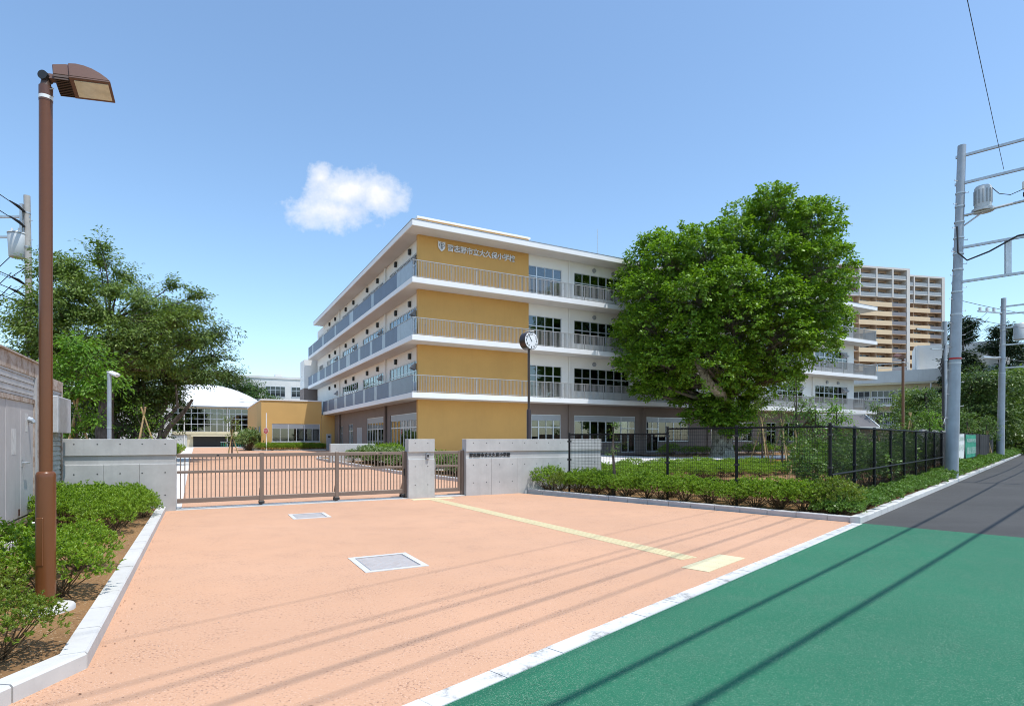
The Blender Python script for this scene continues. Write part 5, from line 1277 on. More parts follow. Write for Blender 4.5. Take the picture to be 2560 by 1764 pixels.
gt(2040, 17.5, 2.9, 81, 'leafy young tree filling the fence corner', leaf=.1, twigs=24, per=11, stake_h=1.2, sprd=.5, stakes=2)

# clods, chips and dry bits lying on the planting soil
mb = MB(); rr_ = random.Random(15)
for k in range(900):
    if k < 520: w_ = S(rr_.uniform(-2.5, KL-.2), rr_.uniform(3.6, 14)); z = .078
    else: w_ = R(12.62+abs(rr_.gauss(0, .22)), rr_.uniform(2.95, 11.2)); z = .06
    s_ = rr_.uniform(.006, .022); a = rr_.random()*6
    mb.add([(w_.x+s_*math.cos(a+j*2.09)*rr_.uniform(.6, 1.3), w_.y+s_*math.sin(a+j*2.09)*rr_.uniform(.6, 1.3), z-.002) for j in range(3)]+[(w_.x+rr_.uniform(-.3, .3)*s_, w_.y, z+s_*rr_.uniform(.3, .9))], [(0,1,3),(1,2,3),(2,0,3)])
me = mb.mesh('soil_clods'); me.materials.append(pm('soil_clod', (0.30, 0.18, 0.09), 0.95, var=0.6, scale=45)); tag(link('soil_clods', me), kind='stuff')
# ------------------------------------------------------------------ mesh fence
def mesh_panel(w_, h_, name='mesh_panel'):
    mb = MB(); r = .0028
    nx = int(w_/.05); nz = int(h_/.085)
    def wire(x0, z0, x1, z1):
        if x0 == x1: vs = [(x0-r, 0, z0), (x0+r, 0, z0), (x0, r*1.7, z0), (x1-r, 0, z1), (x1+r, 0, z1), (x1, r*1.7, z1)]
        else: vs = [(x0, .004, z0-r), (x0, .004, z0+r), (x0, .004+r*1.7, z0), (x1, .004, z1-r), (x1, .004, z1+r), (x1, .004+r*1.7, z1)]
        mb.add(vs, [(0,1,4,3),(1,2,5,4),(2,0,3,5)])
    for i in range(nx+1): wire(w_*i/nx, 0, w_*i/nx, h_)
    for j in range(nz+1): wire(0, h_*j/nz, w_, h_*j/nz)
    me = mb.mesh(name); me.materials.append(M['black']); return me
FE = Thing('mesh_fence', 'black mesh fence behind the azalea row by the name wall', 'fence', (13.3, 3.46, 0), R)
tops = {10.35: 1.74, 8.8: 1.74, 7.2: 1.88, 5.43: 1.88, 3.46: 1.90}
qs = [10.35, 8.8, 7.2, 5.43, 3.46]
def fpost(T, p, q, top, r=.032):
    o = T.part('post', MB().rod(p, q, .0, top, r, 12), M['black'], sm=True)
    T.part('post_cap', MB().rod(p, q, top, top+.025, r+.006, 12), M['blackplastic'], parent=o)
    for z in (top-.25, .98, .62): T.part('clamp', MB().box(p-r-.012, p+r+.012, q-r-.012, q+r+.012, z, z+.045), M['blackplastic'], parent=o)
for q in (10.35, 7.2, 5.43, 3.46): fpost(FE, 13.3, q, tops[q]+.02)
for a, b in ((10.35, 7.2), (7.2, 5.43), (5.43, 3.46)):
    top = 1.74 if a > 9 else 1.87
    me = mesh_panel(a-b, top-.12)
    o = link('mesh_panel', me, FE.o); o.location = (13.335-13.3, b-3.46, .12); o.rotation_euler = (0, 0, R_(90)); tag(o, kind='stuff')
    FE.part('top_coil', MB().box(13.29, 13.31, b, a, top-.03, top).box(13.30, 13.34, b, a, top-.012, top+.006), M['black'])
    FE.part('middle_rail', MB().box(13.295, 13.33, b, a, .60, .635), M['black'])
    sp = MB()
    for k in range(int((a-b)/.05)): sp.box(13.27, 13.345, b+k*.05, b+k*.05+.012, top-.02, top+.012)
    FE.part('wire_tips', sp, M['black'], kind='stuff')
RF = Thing('roadside_fence', 'black mesh fence running beside the road to the zinc pole', 'fence', (13.3, 3.46, 0), R)
pan = mesh_panel(1.98, 1.74); p = 13.3; k = 0
while p < 29.1:
    if k: fpost(RF, p, 3.46, 1.88)
    o = link('mesh_panel', pan, RF.o); o.location = (p-13.3+.01, 0.045, .12); tag(o, kind='stuff')
    p += 2.0; k += 1
fpost(RF, p, 3.46, 1.88)
RF.part('top_rail', MB().tube([(13.3, 3.43, 1.86), (p, 3.43, 1.86)], .024, 10), M['black'], sm=True)
RF.part('middle_rail', MB().tube([(13.3, 3.43, .85), (p, 3.43, .85)], .024, 10), M['black'], sm=True)
NF = Thing('netted_fence', 'black netted fence further along the road behind the banners', 'fence', (p, 3.5, 0), R)
pp_ = p+.1
for i in range(14): NF.part('post', MB().rod(pp_+i*2, 3.5, 0, 1.95, .03, 8), M['black'])
nb = MB(); n = 56
for i in range(n+1):
    x = pp_+i*26/n; y = 3.46+.03*math.sin(i*1.7)+.02*math.sin(i*.6); nb.v += [(x, y, .35+.02*math.sin(i)), (x, y+.02*math.sin(i*2.1), 1.1), (x, y, 1.86)]
for i in range(n): a = i*3; nb.f += [(a, a+3, a+4, a+1), (a+1, a+4, a+5, a+2)]
NF.part('shade_net', nb, M['net']); NF.part('top_rail', MB().box(pp_, pp_+26, 3.49, 3.53, 1.86, 1.90), M['black'])
def banner(name, label, p0, p1, z0, z1, mat, markmat, rows, seed):
    T = Thing(name, label, 'banner', (p0, 3.38, z0), R); mb = MB(); n = 14; rr_ = random.Random(seed)
    for i in range(n+1):
        x = p0+(p1-p0)*i/n
        for j in range(7): mb.v.append((x, 3.40+.018*math.sin(i*1.1+j*.5), z0+(z1-z0)*j/6-.02*math.sin(i/n*3.14)*(j == 6)))
    for i in range(n):
        for j in range(6): a = i*7+j; mb.f.append((a, a+7, a+8, a+1))
    T.part('cloth', mb, mat, sm=True)
    mk = MB()
    for (z, h_) in rows:
        x = p0+.15
        while x < p1-.2:
            w_ = rr_.uniform(.10, .2)
            for _ in range(4):
                a = x+rr_.uniform(0, w_*.7); b = z+rr_.uniform(0, h_*.8)
                if rr_.random() < .5: mk.box(a, a+w_*.5, 3.370, 3.374, b, b+.028)
                else: mk.box(a, a+.026, 3.3695, 3.3735, z+rr_.uniform(0, h_*.3), z+h_)
            x += w_+.09
    T.part('faded_marks', mk, markmat, kind='stuff')
banner('white_banner', 'sun-bleached white banner tied on the netted fence just past the zinc pole', 33.0, 36.3, .62, 1.86, M['bannerwhite'], pm('faded_green_print', (0.42, 0.55, 0.46), .9), [(1.05, .3), (1.5, .2)], 3)
banner('green_banner', 'green banner with white brushed marks tied on the netted fence', 37.1, 41.8, .62, 1.84, M['bannergreen'], M['bannerwhite'], [(.8, .38), (1.42, .2)], 4)
BW = Thing('block_wall', 'low grey block wall behind the far end of the netted fence', 'wall', (46, 5.5, 0), R)
for r_ in range(4):
    for i in range(18):
        x = 38+i*.8+(r_ % 2)*.4; BW.part('block', MB().box(x+.006, x+.794, 5.4, 5.7, .95+r_*.3+.006 if r_ else .1, 1.25+r_*.3-.006), M['block'])

# ------------------------------------------------------------------ lamp posts
def lamp(base, rz, label, h=4.66):
    T = Thing('street_lamp', label, 'street lamp', base, None, 'brown street lamps', rz=rz)
    T.part('lower_post', MB().tube([(0, 0, -.05), (0, 0, 1.19), (0, 0, 1.215), (0, 0, 1.235), (0, 0, 1.245)], [.0735, .0735, .0725, .066, .052], 28), M['brownpost'], sm=True, angle=60)
    T.part('upper_post', MB().tube([(0, 0, 1.24), (0, 0, h-.12)], .0495, 28), M['brownpost'], sm=True)
    sl = T.part('sleeve', MB().tube([(0, 0, h-.13), (0, 0, h)], .0515, 24), M['lampbrown'], sm=True)
    T.part('band_label', MB().tube([(0, 0, h-.115), (0, 0, h-.085)], .0523, 24), M['signwhite'], parent=sl)
    for z in (h-.10, h-.03): T.part('bolt', MB().tube([(.05, -.02, z), (.085, -.03, z)], .005, 6), M['galv'], parent=sl)
    T.part('door', MB().box(-.028, .028, -.078, -.07, .42, .84), M['brownpost'], bevel=.004)
    T.part('door_latch', MB().tube([(-.03, -.088, .80), (-.045, -.10, .80)], .006, 6), M['galv'])
    kn = T.part('knuckle', MB().tube([(0, 0, h), (0, 0, h+.075)], [.042, .03], 16), M['lampdark'], sm=True)
    T.part('pivot', MB().tube([(0, -.045, h+.085), (0, .045, h+.085)], .04, 16), M['blackplastic'], parent=kn)
    # head: rear box with fins, front housing with curved top, glass below; tilted towards the road
    HM = Matrix.Translation((0, 0, h+.085)) @ Matrix.Rotation(R_(23), 4, 'Z') @ Matrix.Rotation(R_(-7), 4, 'Y') @ Matrix.Rotation(R_(-15), 4, 'X') @ Matrix.Scale(.82, 4)
    def hp(name, mb, mat, parent=None, **kw):
        mb.v = [tuple(HM @ Vector((x, y, z-.075))) for x, y, z in mb.v]
        return T.part(name, mb, mat, parent=parent, **kw)
    hp('arm', MB().box(.02, .12, -.03, .03, .045, .105), M['lampbrown'])
    rear = hp('rear_housing', MB().extrude_xz([(.085, .02), (.085, .145), (.20, .17), (.235, .17), (.235, .02)], -.125, .125), M['lampbrown'], bevel=.006)
    fins = MB()
    for i in range(11): fins.box(.095, .225, -.12+i*.0235, -.12+i*.0235+.008, -.035, .02)
    hp('fins', fins, M['lampdark'], parent=rear)
    hp('fin_cover', MB().box(.09, .23, -.126, .126, -.012, .016), M['lampdark'], parent=rear)
    prof = [(.225, .0), (.228, .17), (.30, .18), (.37, .17), (.44, .145), (.51, .10), (.57, .045), (.595, .012), (.595, .0)]
    fh = hp('front_housing', MB().extrude_xz(prof, -.145, .145), M['lampbrown'], sm=True, bevel=.012)
    hp('lens_frame', MB().box(.222, .600, -.150, .150, -.022, .0), M['lampbrown'], parent=fh, bevel=.004)
    hp('lens', MB().box(.265, .575, -.115, .115, -.027, -.018), M['lens'], parent=fh)
    return T
LB = (-4.148, 5.10)
la = lamp((LB[0], LB[1], .07), R_(4), 'brown post lamp on a round white concrete footing')
FT = Thing('lamp_footing', 'round white concrete footing under the near brown lamp', 'footing', (LB[0]+.03, LB[1], .06), None)
FT.part('footing', MB().tube([(0, 0, -.05), (0, 0, .045), (0, 0, .06)], [.19, .19, .178], 36), M['kerb_white'], sm=True)
xr, yr = 15.35, 22.5
lb_ = lamp((xr, yr, .05), R_(184), 'brown post lamp standing inside the roadside fence')

CB = Thing('concrete_block', 'white concrete footing block beside the shed and azaleas', 'block', tuple(S(-1.92, 10.55, .07)), None, rz=SA)
CB.part('block', MB().prism([(-.16, -.14), (.12, -.14), (.17, 0), (.14, .14), (-.16, .14)], 0, .20), M['kerb_white'], bevel=.012)
CB2 = Thing('concrete_block', 'second white footing block under the shed wall edge', 'block', tuple(S(-2.35, 9.9, .07)), None, rz=SA)
CB2.part('block', MB().box(-.14, .14, -.2, .2, 0, .16), M['kerb_white'], bevel=.012)

# ------------------------------------------------------------------ storage shed
SH = Thing('storage_shed', 'weathered grey prefab storage shed with rusty trim and double doors', 'shed', (-3.9, 10.5, .07), S)
U0 = -2.55
SH.part('carcass', MB().box(-5.2, U0-.03, 6.0, 12.78, .33, 2.72), M['shedside'])
SH.part('roof_fascia', MB().box(-5.3, U0+.03, 5.9, 12.86, 2.66, 2.90), M['rust'])
SH.part('roof_sheet', MB().box(-5.35, U0+.06, 5.9, 12.9, 2.902, 2.93), M['rust'])
SH.part('base_beam', MB().box(-5.2, U0+.01, 6.0, 12.8, .22, .33), M['rust'])
for v in (7.0, 9.6, 12.4): SH.part('support_block', MB().box(-3.0, U0-.08, v-.2, v+.2, .02, .22), M['block'])
for (a, b) in ((10.95, 11.72), (11.735, 12.5)):
    d_ = SH.part('door', MB().box(U0-.03, U0+.012, a, b, .36, 2.20), M['shedpanel'], bevel=.004)
    if a > 11.5:
        SH.part('handle', MB().tube([(U0+.01, a+.08, 1.22), (U0+.07, a+.08, 1.22), (U0+.07, a+.24, 1.22)], .014, 8), M['galv'], parent=d_, sm=True)
        SH.part('handle_plate', MB().box(U0+.012, U0+.018, a+.04, a+.12, 1.16, 1.28), M['galv'], parent=d_)
        SH.part('notice', MB().box(U0+.0125, U0+.0145, a+.28, a+.42, 1.72, 2.02), M['paper'], parent=d_)
        SH.part('lamp_bulb', MB().tube([(U0+.01, a+.44, 1.93), (U0+.06, a+.44, 1.91), (U0+.09, a+.44, 1.87)], [.05, .045, .03], 10), M['galv'], parent=d_)
    else: SH.part('notice', MB().box(U0+.0125, U0+.0145, a+.28, a+.52, 1.36, 1.76), M['paper'], parent=d_)
    SH.part('floor_bolt', MB().box(U0+.012, U0+.03, b-.12, b-.09, .40, .50), M['lampdark'], parent=d_)
d_ = SH.part('door', MB().box(U0-.03, U0+.010, 9.2, 10.93, .36, 2.20), M['shedpanel'], bevel=.004)
SH.part('door_frame', MB().box(U0-.025, U0+.03, 9.1, 12.56, 2.20, 2.27).box(U0-.025, U0+.03, 12.502, 12.56, .34, 2.2), M['rust'])
for i in range(8):
    z = 2.285+i*.048; SH.part('louvre_strip', MB().box(U0-.03, U0+.004+.012*(i % 2), 9.1, 12.56, z, z+.044), M['shedside'])
SH.part('corner_trim', MB().box(U0-.05, U0+.035, 12.60, 12.68, .33, 2.66), M['shedside'])
SH.part('corner_trim', MB().box(U0-.05, U0+.040, 12.70, 12.80, .22, 2.70), M['rust'])
EX = Thing('shed_extension', 'rusty siding extension of the storage shed next to the concrete wall', 'shed', (-3.9, 13.7, .07), S)
EX.part('carcass', MB().box(-5.2, U0-.03, 12.87, 14.72, .30, 2.60), M['meshdirt'])
for i in range(24):
    z = .34+i*.094; EX.part('siding_board', MB().add([(U0-.03, 12.87, z), (U0+.012, 12.87, z), (U0-.012, 12.87, z+.09), (U0-.03, 12.87, z+.09), (U0-.03, 14.7, z), (U0+.012, 14.7, z), (U0-.012, 14.7, z+.09), (U0-.03, 14.7, z+.09)], [(0,1,5,4),(1,2,6,5),(2,3,7,6),(0,3,2,1),(4,5,6,7)]), M['shedside'] if i > 17 else M['meshdirt'])
EX.part('roof_fascia', MB().box(-5.3, U0+.03, 12.87, 14.78, 2.56, 2.76), M['rust'])
EX.part('corner_trim', MB().box(U0-.05, U0+.03, 14.70, 14.765, .25, 2.56), M['rust'])
EX.part('base_beam', MB().box(-5.2, U0+.01, 12.87, 14.76, .2, .30), M['rust'])
bx_ = EX.part('meter_box', MB().box(U0+.013, U0+.20, 13.35, 14.55, 1.72, 2.40), M['shedside'], bevel=.01)
EX.part('box_cover', MB().box(U0+.20, U0+.212, 13.4, 14.15, 1.75, 2.37), M['galv'], parent=bx_)

# ------------------------------------------------------------------ grey post with a security camera, round clock, red sign
GP = Thing('camera_post', 'slim grey post with a white security camera above the wall', 'post', ((273-1280)/1433*19.0, 19.0, 0), None)
GP.part('post', MB().rod(0, 0, -.1, 3.80, .065, 16), M['pole'], sm=True)
GP.part('post_cap', MB().rod(0, 0, 3.80, 3.84, .075, 16), M['signwhite'])
GP.part('band', MB().rod(0, 0, 1.95, 2.0, .072, 16), M['galv'])
cm = GP.part('camera_body', MB().tube([(.02, 0, 3.80), (.30, -.05, 3.70)], [.06, .07], 12), M['signwhite'], sm=True); GP.part('camera_hood', MB().tube([(.10, -.02, 3.81), (.37, -.06, 3.71)], .05, 10), M['signwhite'], parent=cm)

CK = Thing('clock', 'round white-faced clock on a slim brown pole behind the name wall', 'clock', (.65, 22.2, .09), None, rz=R_(38))
CK.part('lower_pole', MB().tube([(0, 0, -.1), (0, 0, 2.62), (0, 0, 2.68)], [.085, .085, .05], 20), M['clockrim'], sm=True)
CK.part('pole', MB().rod(0, 0, 2.66, 4.96, .048, 16), M['clockrim'], sm=True)
cz = 5.30
cs = CK.part('case', MB().tube([(0, .17, cz), (0, .16, cz), (0, -.15, cz), (0, -.16, cz)], [.30, .345, .345, .335], 48), M['clockrim'], sm=True)
CK.part('face', MB().tube([(0, -.162, cz), (0, -.166, cz)], .322, 48), M['signwhite'], parent=cs)
CK.part('lamp_hood', MB().box(-.10, .10, -.2, .05, cz+.345, cz+.375), M['signwhite'], bevel=.008)
for i in range(1, 13):
    me, x0, x1, y0, y1 = text_mesh(str(i), .125, .001, .004)
    a = R_(90-30*i); cx = (x0+x1)/2; cy = (y0+y1)/2
    for v in me.vertices: x, y, z = v.co; v.co = (x-cx+.252*math.cos(a), -.168-z, y-cy+cz+.252*math.sin(a))
    me.materials.append(M['lettering']); link('numeral', me, CK.o)
def hand(ang, L_, w_, y): 
    a = R_(90-ang); d = (math.cos(a), math.sin(a)); n_ = (-d[1], d[0])
    return MB().extrude_xz([(-d[0]*.04+n_[0]*w_, cz-d[1]*.04+n_[1]*w_), (d[0]*L_+n_[0]*w_*.6, cz+d[1]*L_+n_[1]*w_*.6), (d[0]*L_-n_[0]*w_*.6, cz+d[1]*L_-n_[1]*w_*.6), (-d[0]*.04-n_[0]*w_, cz-d[1]*.04-n_[1]*w_)], y, y+.003)
CK.part('hour_hand', hand(327, .17, .018, -.173), M['lettering']); CK.part('minute_hand', hand(326, .255, .012, -.178), M['lettering'])

xs_, ys_ = (666-1280)/1433*60.5, 60.5
SG = Thing('round_sign', 'round red sign on a white post before the ochre annex', 'sign', (xs_, ys_, gz(xs_, ys_)), None, rz=R_(-20))
SG.part('post', MB().rod(0, 0, 0, 4.0, .055, 12), M['signwhite'], sm=True)
dk = SG.part('disc', MB().tube([(0, -.06, 2.12), (0, -.075, 2.12)], .32, 32), M['signwhite']); SG.part('red_face', MB().tube([(0, -.076, 2.12), (0, -.079, 2.12)], .285, 32), M['red'], parent=dk)
mk = MB(); rr_ = random.Random(2)
for z, w_, h_ in ((2.235, .17, .035), (2.10, .24, .075), (1.985, .08, .05)):
    x = -w_
    while x < w_-.02: e = x+rr_.uniform(.035, .06); mk.box(x, e-.012, -.083, -.0795, z, z+h_); x = e
SG.part('sign_marks', mk, M['signwhite'], parent=dk, kind='stuff')

# ------------------------------------------------------------------ garden hut
HU = Thing('garden_hut', 'small timber hut with grey felt gable roof behind the fence', 'hut', (15.5, 27.2, .05), None, rz=R_(2))
HU.part('wall_core', MB().box(-1.05, 1.0, -.75, .75, 0, 2.12), M['hutwood'])
for i in range(14):
    z = .1+i*.15
    if z < 2.1: HU.part('siding_board', MB().box(1.0, 1.03, -.75, .75, z, z+.135), M['hutwood'])
for i in range(14):
    x = -1.04+i*.146; HU.part('wall_board', MB().box(x, x+.135, -.785, -.752, .05, 2.1), M['hutwood'])
HU.part('roof', MB().add([(-1.35, -1.0, 2.12), (1.25, -1.0, 2.12), (1.25, 0, 2.70), (-1.35, 0, 2.70), (1.25, 1.0, 2.12), (-1.35, 1.0, 2.12), (-1.35, -1.0, 2.05), (1.25, -1.0, 2.05), (1.25, 1.0, 2.05), (-1.35, 1.0, 2.05), (1.25, 0, 2.62), (-1.35, 0, 2.62)],
        [(0,1,2,3),(3,2,4,5),(6,11,10,7),(11,9,8,10),(1,7,10,2),(2,10,8,4),(0,3,11,6),(3,5,9,11),(0,6,7,1),(5,4,8,9)]), M['hutroof'])
HU.part('barge_board', MB().add([(1.255, -1.04, 2.03), (1.255, 0, 2.62), (1.255, 0, 2.75), (1.255, -1.04, 2.14), (1.30, -1.04, 2.03), (1.30, 0, 2.62), (1.30, 0, 2.75), (1.30, -1.04, 2.14)], [(0,3,2,1),(4,5,6,7),(0,4,7,3),(3,7,6,2),(1,2,6,5),(0,1,5,4)]), M['oldwhite'])
HU.part('barge_board', MB().add([(1.255, 1.04, 2.03), (1.255, 0.002, 2.62), (1.255, 0.002, 2.75), (1.255, 1.04, 2.14), (1.30, 1.04, 2.03), (1.30, 0.002, 2.62), (1.30, 0.002, 2.75), (1.30, 1.04, 2.14)], [(0,1,2,3),(4,7,6,5),(0,3,7,4),(3,2,6,7),(1,5,6,2),(0,4,5,1)]), M['oldwhite'])
HU.part('ridge_cap', MB().box(-1.4, 1.3, -.06, .06, 2.69, 2.75), M['oldwhite']); HU.part('eave_board', MB().box(-1.36, 1.25, -1.06, -1.005, 2.03, 2.12), M['oldwhite'])
HU.part('gable_board', MB().add([(1.0, -.75, 2.12), (1.0, .75, 2.12), (1.0, 0, 2.6), (1.02, -.75, 2.12), (1.02, .75, 2.12), (1.02, 0, 2.6)], [(0,2,1),(3,4,5),(0,1,4,3),(1,2,5,4),(2,0,3,5)]), M['hutwood'])

# ------------------------------------------------------------------ utility poles
def pole_body(T, h, r0, r1, lean=(0, 0), mat='pole', bands=(), steps=True):
    T.part('pole', MB().tube([(lean[0]*t_, lean[1]*t_, h*t_-.2*(t_ == 0)) for t_ in (0, .25, .5, .55, .56, .8, 1)], [r0, r0+(r1-r0)*.25, r0+(r1-r0)*.5, r0+(r1-r0)*.53, (r0+(r1-r0)*.56)*.93, (r0+(r1-r0)*.8)*.93, r1], 24), M[mat], sm=True, angle=50)
    ax = lambda z: (lean[0]*z/h, lean[1]*z/h)
    for z in bands:
        x, y = ax(z); rr_ = r0+(r1-r0)*z/h; T.part('band', MB().tube([(x, y, z), (x, y, z+.06)], rr_*1.06, 20), M['galv'], sm=True)
    if steps:
        z = 2.4; k = 0
        while z < h-1:
            x, y = ax(z); rr_ = r0+(r1-r0)*z/h; s_ = 1 if k % 2 else -1
            T.part('step_bolt', MB().tube([(x+s_*rr_*.8, y-rr_*.3, z), (x+s_*(rr_+.13), y-rr_*.3, z), (x+s_*(rr_+.13), y-rr_*.3, z+.04)], .011, 6), M['galv']); z += .45; k += 1
    return ax
def bracket(T, ax, z, r, dirn, L_, h_=.0, w_=.05, mat='galv'):
    x, y = ax(z); d = Vector((dirn[0], dirn[1], 0)).normalized(); a = Vector((x, y, z))
    o = MB(); e = a+d*L_; n_ = Vector((-d.y, d.x, 0))*w_
    q = [a-n_-d*r*1.2, a+n_-d*r*1.2, e+n_, e-n_]; o.prism([(v.x, v.y) for v in q], z-w_, z+w_)
    return T.part('cross_arm', o, M[mat])
PB = R(27.3, 2.95)
UP = Thing('utility_pole', 'thick zinc-grey utility pole rising from the roadside planting', 'utility pole', (PB.x, PB.y, .0), None, 'zinc utility poles', rz=0)
dn = -R(0, 1)     # across the road
ax = pole_body(UP, 12.75, .225, .135, (.42, .0), bands=(4.45, 6.3, 7.15, 8.0, 8.6, 9.2, 9.8, 10.4, 10.9))
for z in (12.35, 11.3, 8.85, 7.55): bracket(UP, ax, z, .15, dn, 5.6 if z in (12.35, 8.85, 7.55) else 2.15, w_=.045)
x, y = ax(11.8); e = Vector((x, y, 0))+dn*2.15
UP.part('arm_strut', MB().box(e.x-.05, e.x+.05, e.y-.05, e.y+.05, 11.25, 12.35), M['galv'])
e = Vector((x, y, 0))+dn*1.35; UP.part('arm_strut', MB().box(e.x-.11, e.x+.11, e.y-.03, e.y+.03, 7.55, 8.85), M['galv'])
x, y = ax(10.2); tr = UP.part('transformer', MB().tube([(x+.62, y-.32, 10.22), (x+.62, y-.32, 10.28), (x+.62, y-.32, 11.0), (x+.62, y-.32, 11.06)], [.25, .26, .26, .22], 24), M['trans'], sm=True)
UP.part('transformer_base', MB().tube([(x+.62, y-.32, 10.12), (x+.62, y-.32, 10.21)], .34, 24), M['trans'], parent=tr, sm=True)
for k in range(14):
    a = k*2*math.pi/14; UP.part('cooling_fin', MB().box(x+.62+.27*math.cos(a)-.012, x+.62+.27*math.cos(a)+.012, y-.32+.27*math.sin(a)-.012, y-.32+.27*math.sin(a)+.012, 10.4, 10.9), M['aptfrost'], parent=tr)
UP.part('transformer_arm', MB().tube([(x, y, 10.05), (x+1.75, y-1.45, 10.2)], .05, 8), M['galv']); UP.part('transformer_arm', MB().tube([(x, y, 9.6), (x+.6, y-.4, 10.1)], .03, 8), M['galv'])
for (dx, dy, z) in ((1.45, -1.2, 10.75), (1.5, -1.25, 10.3)):
    ins = UP.part('insulator', MB().tube([(x+dx, y+dy, z-.28), (x+dx, y+dy, z-.16), (x+dx, y+dy, z-.15), (x+dx, y+dy, z+.1), (x+dx, y+dy, z+.14)], [.07, .07, .11, .11, .05], 14), M['insul'], sm=True)
    UP.part('insulator_foot', MB().rod(x+dx, y+dy, z-.42, z-.28, .09, 12), M['blackplastic'], parent=ins)
for (dx, dy, z) in ((1.95, -1.6, 10.65), (1.95, -1.62, 10.15)): UP.part('insulator', MB().tube([(x+dx, y+dy, z), (x+dx+.25, y+dy-.18, z+.05)], .07, 12), M['insul'], sm=True)
UP.part('insulator_plate', MB().box(x+1.72, x+1.80, y-1.50, y-1.42, 9.95, 10.6), M['galv'])
def cable(T, name, pts, r, mat='wire', seg=6): return T.part(name, MB().tube(pts, r, seg), M[mat], sm=True)
def sag(a, b, s, n=12):
    a = Vector(a); b = Vector(b); return [a.lerp(b, t_)-Vector((0, 0, s*4*t_*(1-t_))) for t_ in np.linspace(0, 1, n)]
cable(UP, 'jumper_cable', [(x+.75, y-.4, 11.1), (x+.95, y-.65, 10.65), (x+1.15, y-.9, 10.5), (x+1.4, y-1.15, 10.6)], .014); cable(UP, 'jumper_cable', [(x+1.5, y-1.25, 10.9), (x+1.7, y-1.4, 11.1), (x+2.2, y-1.9, 11.15), (x+3, y-2.7, 11.5)], .014)
xx, yy = ax(8.4); cable(UP, 'riser_cable', [(xx-.2, yy-.2, 9.6), (xx-.2, yy-.25, 8.6), (xx+.1, yy-.3, 8.3), (xx+.6, yy-.7, 8.5), (xx+1.2, yy-1.2, 8.9), (xx+3.8, yy-3.7, 9.0)], .03)
for (z, dz) in ((5.25, 0), (5.1, 0)):
    xx, yy = ax(z); UP.part('red_band', MB().tube([(xx-.02, yy-.02, 4.62), (xx-.02, yy-.02, 4.68)], .2, 16), M['red'])
for k, off in enumerate((0, .3, .55)):
    p0 = Vector((PB.x+.3, PB.y, 0))+dn*(4.2+off); pts = [(p0.x, p0.y, 12.3), (p0.x-.15+.3*k, p0.y, 11.0), (p0.x+.1, p0.y, 9.2), (p0.x+.25, p0.y, 7.5), (p0.x+.5, p0.y, 5.2)]; cable(UP, 'drop_cable', pts, .035 if k == 0 else .02)

PB2 = R(52.9, 2.95)
U2 = Thing('utility_pole', 'second zinc utility pole further along the road', 'utility pole', (PB2.x, PB2.y, 0), None, 'zinc utility poles')
ax2 = pole_body(U2, 11.5, .235, .15, (.25, 0), bands=(6.2, 8.2, 9.2))
for z, L_ in ((10.9, 4.5), (10.4, 3.2), (9.4, 4.5), (8.2, 3.5), (6.6, 4.2)): bracket(U2, ax2, z, .16, dn if z != 10.4 else (1, -.5), L_, w_=.05)
bracket(U2, ax2, 10.45, .16, (-.9, -.25), 2.4, w_=.04)
U2.part('transformer', MB().tube([(.95, -.6, 8.5), (.95, -.6, 9.5), (.95, -.6, 9.6)], [.42, .42, .34], 20), M['trans'], sm=True)
for k in range(3): U2.part('insulator', MB().rod(-.6-k*.6, -.2-k*.14, 10.5, 10.75, .09, 10), M['insul'])
q_ = Vector((PB2.x, PB2.y, 0)); U2.part('stay_arm', MB().tube([(0, 0, 7.3), (-5.5, -5.2, 6.6)], .09, 8), M['galv']); 
P3 = ((2362-1280)/1433*41, 41.0)
U3 = Thing('utility_pole', 'slim cable-hung utility pole standing just behind the zinc pole', 'utility pole', (P3[0], P3[1], 0), None, 'zinc utility poles')
ax3 = pole_body(U3, 10.0, .19, .15, (.0, 0), bands=(7.2, 8.3), steps=False)
bracket(U3, ax3, 9.3, .15, (-.9, -.3), 2.8, w_=.06); bracket(U3, ax3, 8.0, .15, (-.9, -.2), 1.2, w_=.04)
for k in range(6): cable(U3, 'hanging_cable', [(-.12-.05*k, -.2, 8.4-.25*k), (-.30-.05*k, -.22, 7.6-.2*k), (-.22-.03*k, -.22, 6.2), (-.20-.025*k, -.22, 3.0), (-.2-.02*k, -.22, .4)], .022)
cable(U3, 'white_cable_loop', [(.1, -.25, 3.4), (-.25, -.3, 3.0), (-.3, -.3, 2.7), (-.05, -.3, 2.6), (.05, -.28, 2.9), (-.1, -.27, 3.05)], .03, 'signwhite')

PL = (-22.6, 27.0)
UL = Thing('utility_pole', 'concrete utility pole with a round grey transformer beside the shed', 'utility pole', (PL[0], PL[1], 0), None, 'concrete utility pole')
axl = pole_body(UL, 13.05, .19, .13, (-.25, 0), mat='polecon', bands=(6.0, 9.3, 10.6, 12.2))
UL.part('steel_sleeve', MB().tube([(-.02, -.01, -.1), (-.06, -.01, 6.5)], .175, 20), M['pole'], sm=True)
tr = UL.part('transformer', MB().tube([(-.60, -.1, 10.1), (-.60, -.1, 10.14), (-.60, -.1, 11.15), (-.60, -.1, 11.22)], [.30, .33, .38, .33], 28), M['trans'], sm=True)
UL.part('transformer_lid', MB().tube([(-.60, -.1, 11.2), (-.60, -.1, 11.27)], [.40, .36], 28), M['trans'], parent=tr)
UL.part('bushing', MB().rod(-.78, -.2, 11.25, 11.45, .05, 10), M['insul'], parent=tr); UL.part('bushing', MB().rod(-.45, -.2, 11.25, 11.45, .05, 10), M['insul'], parent=tr)
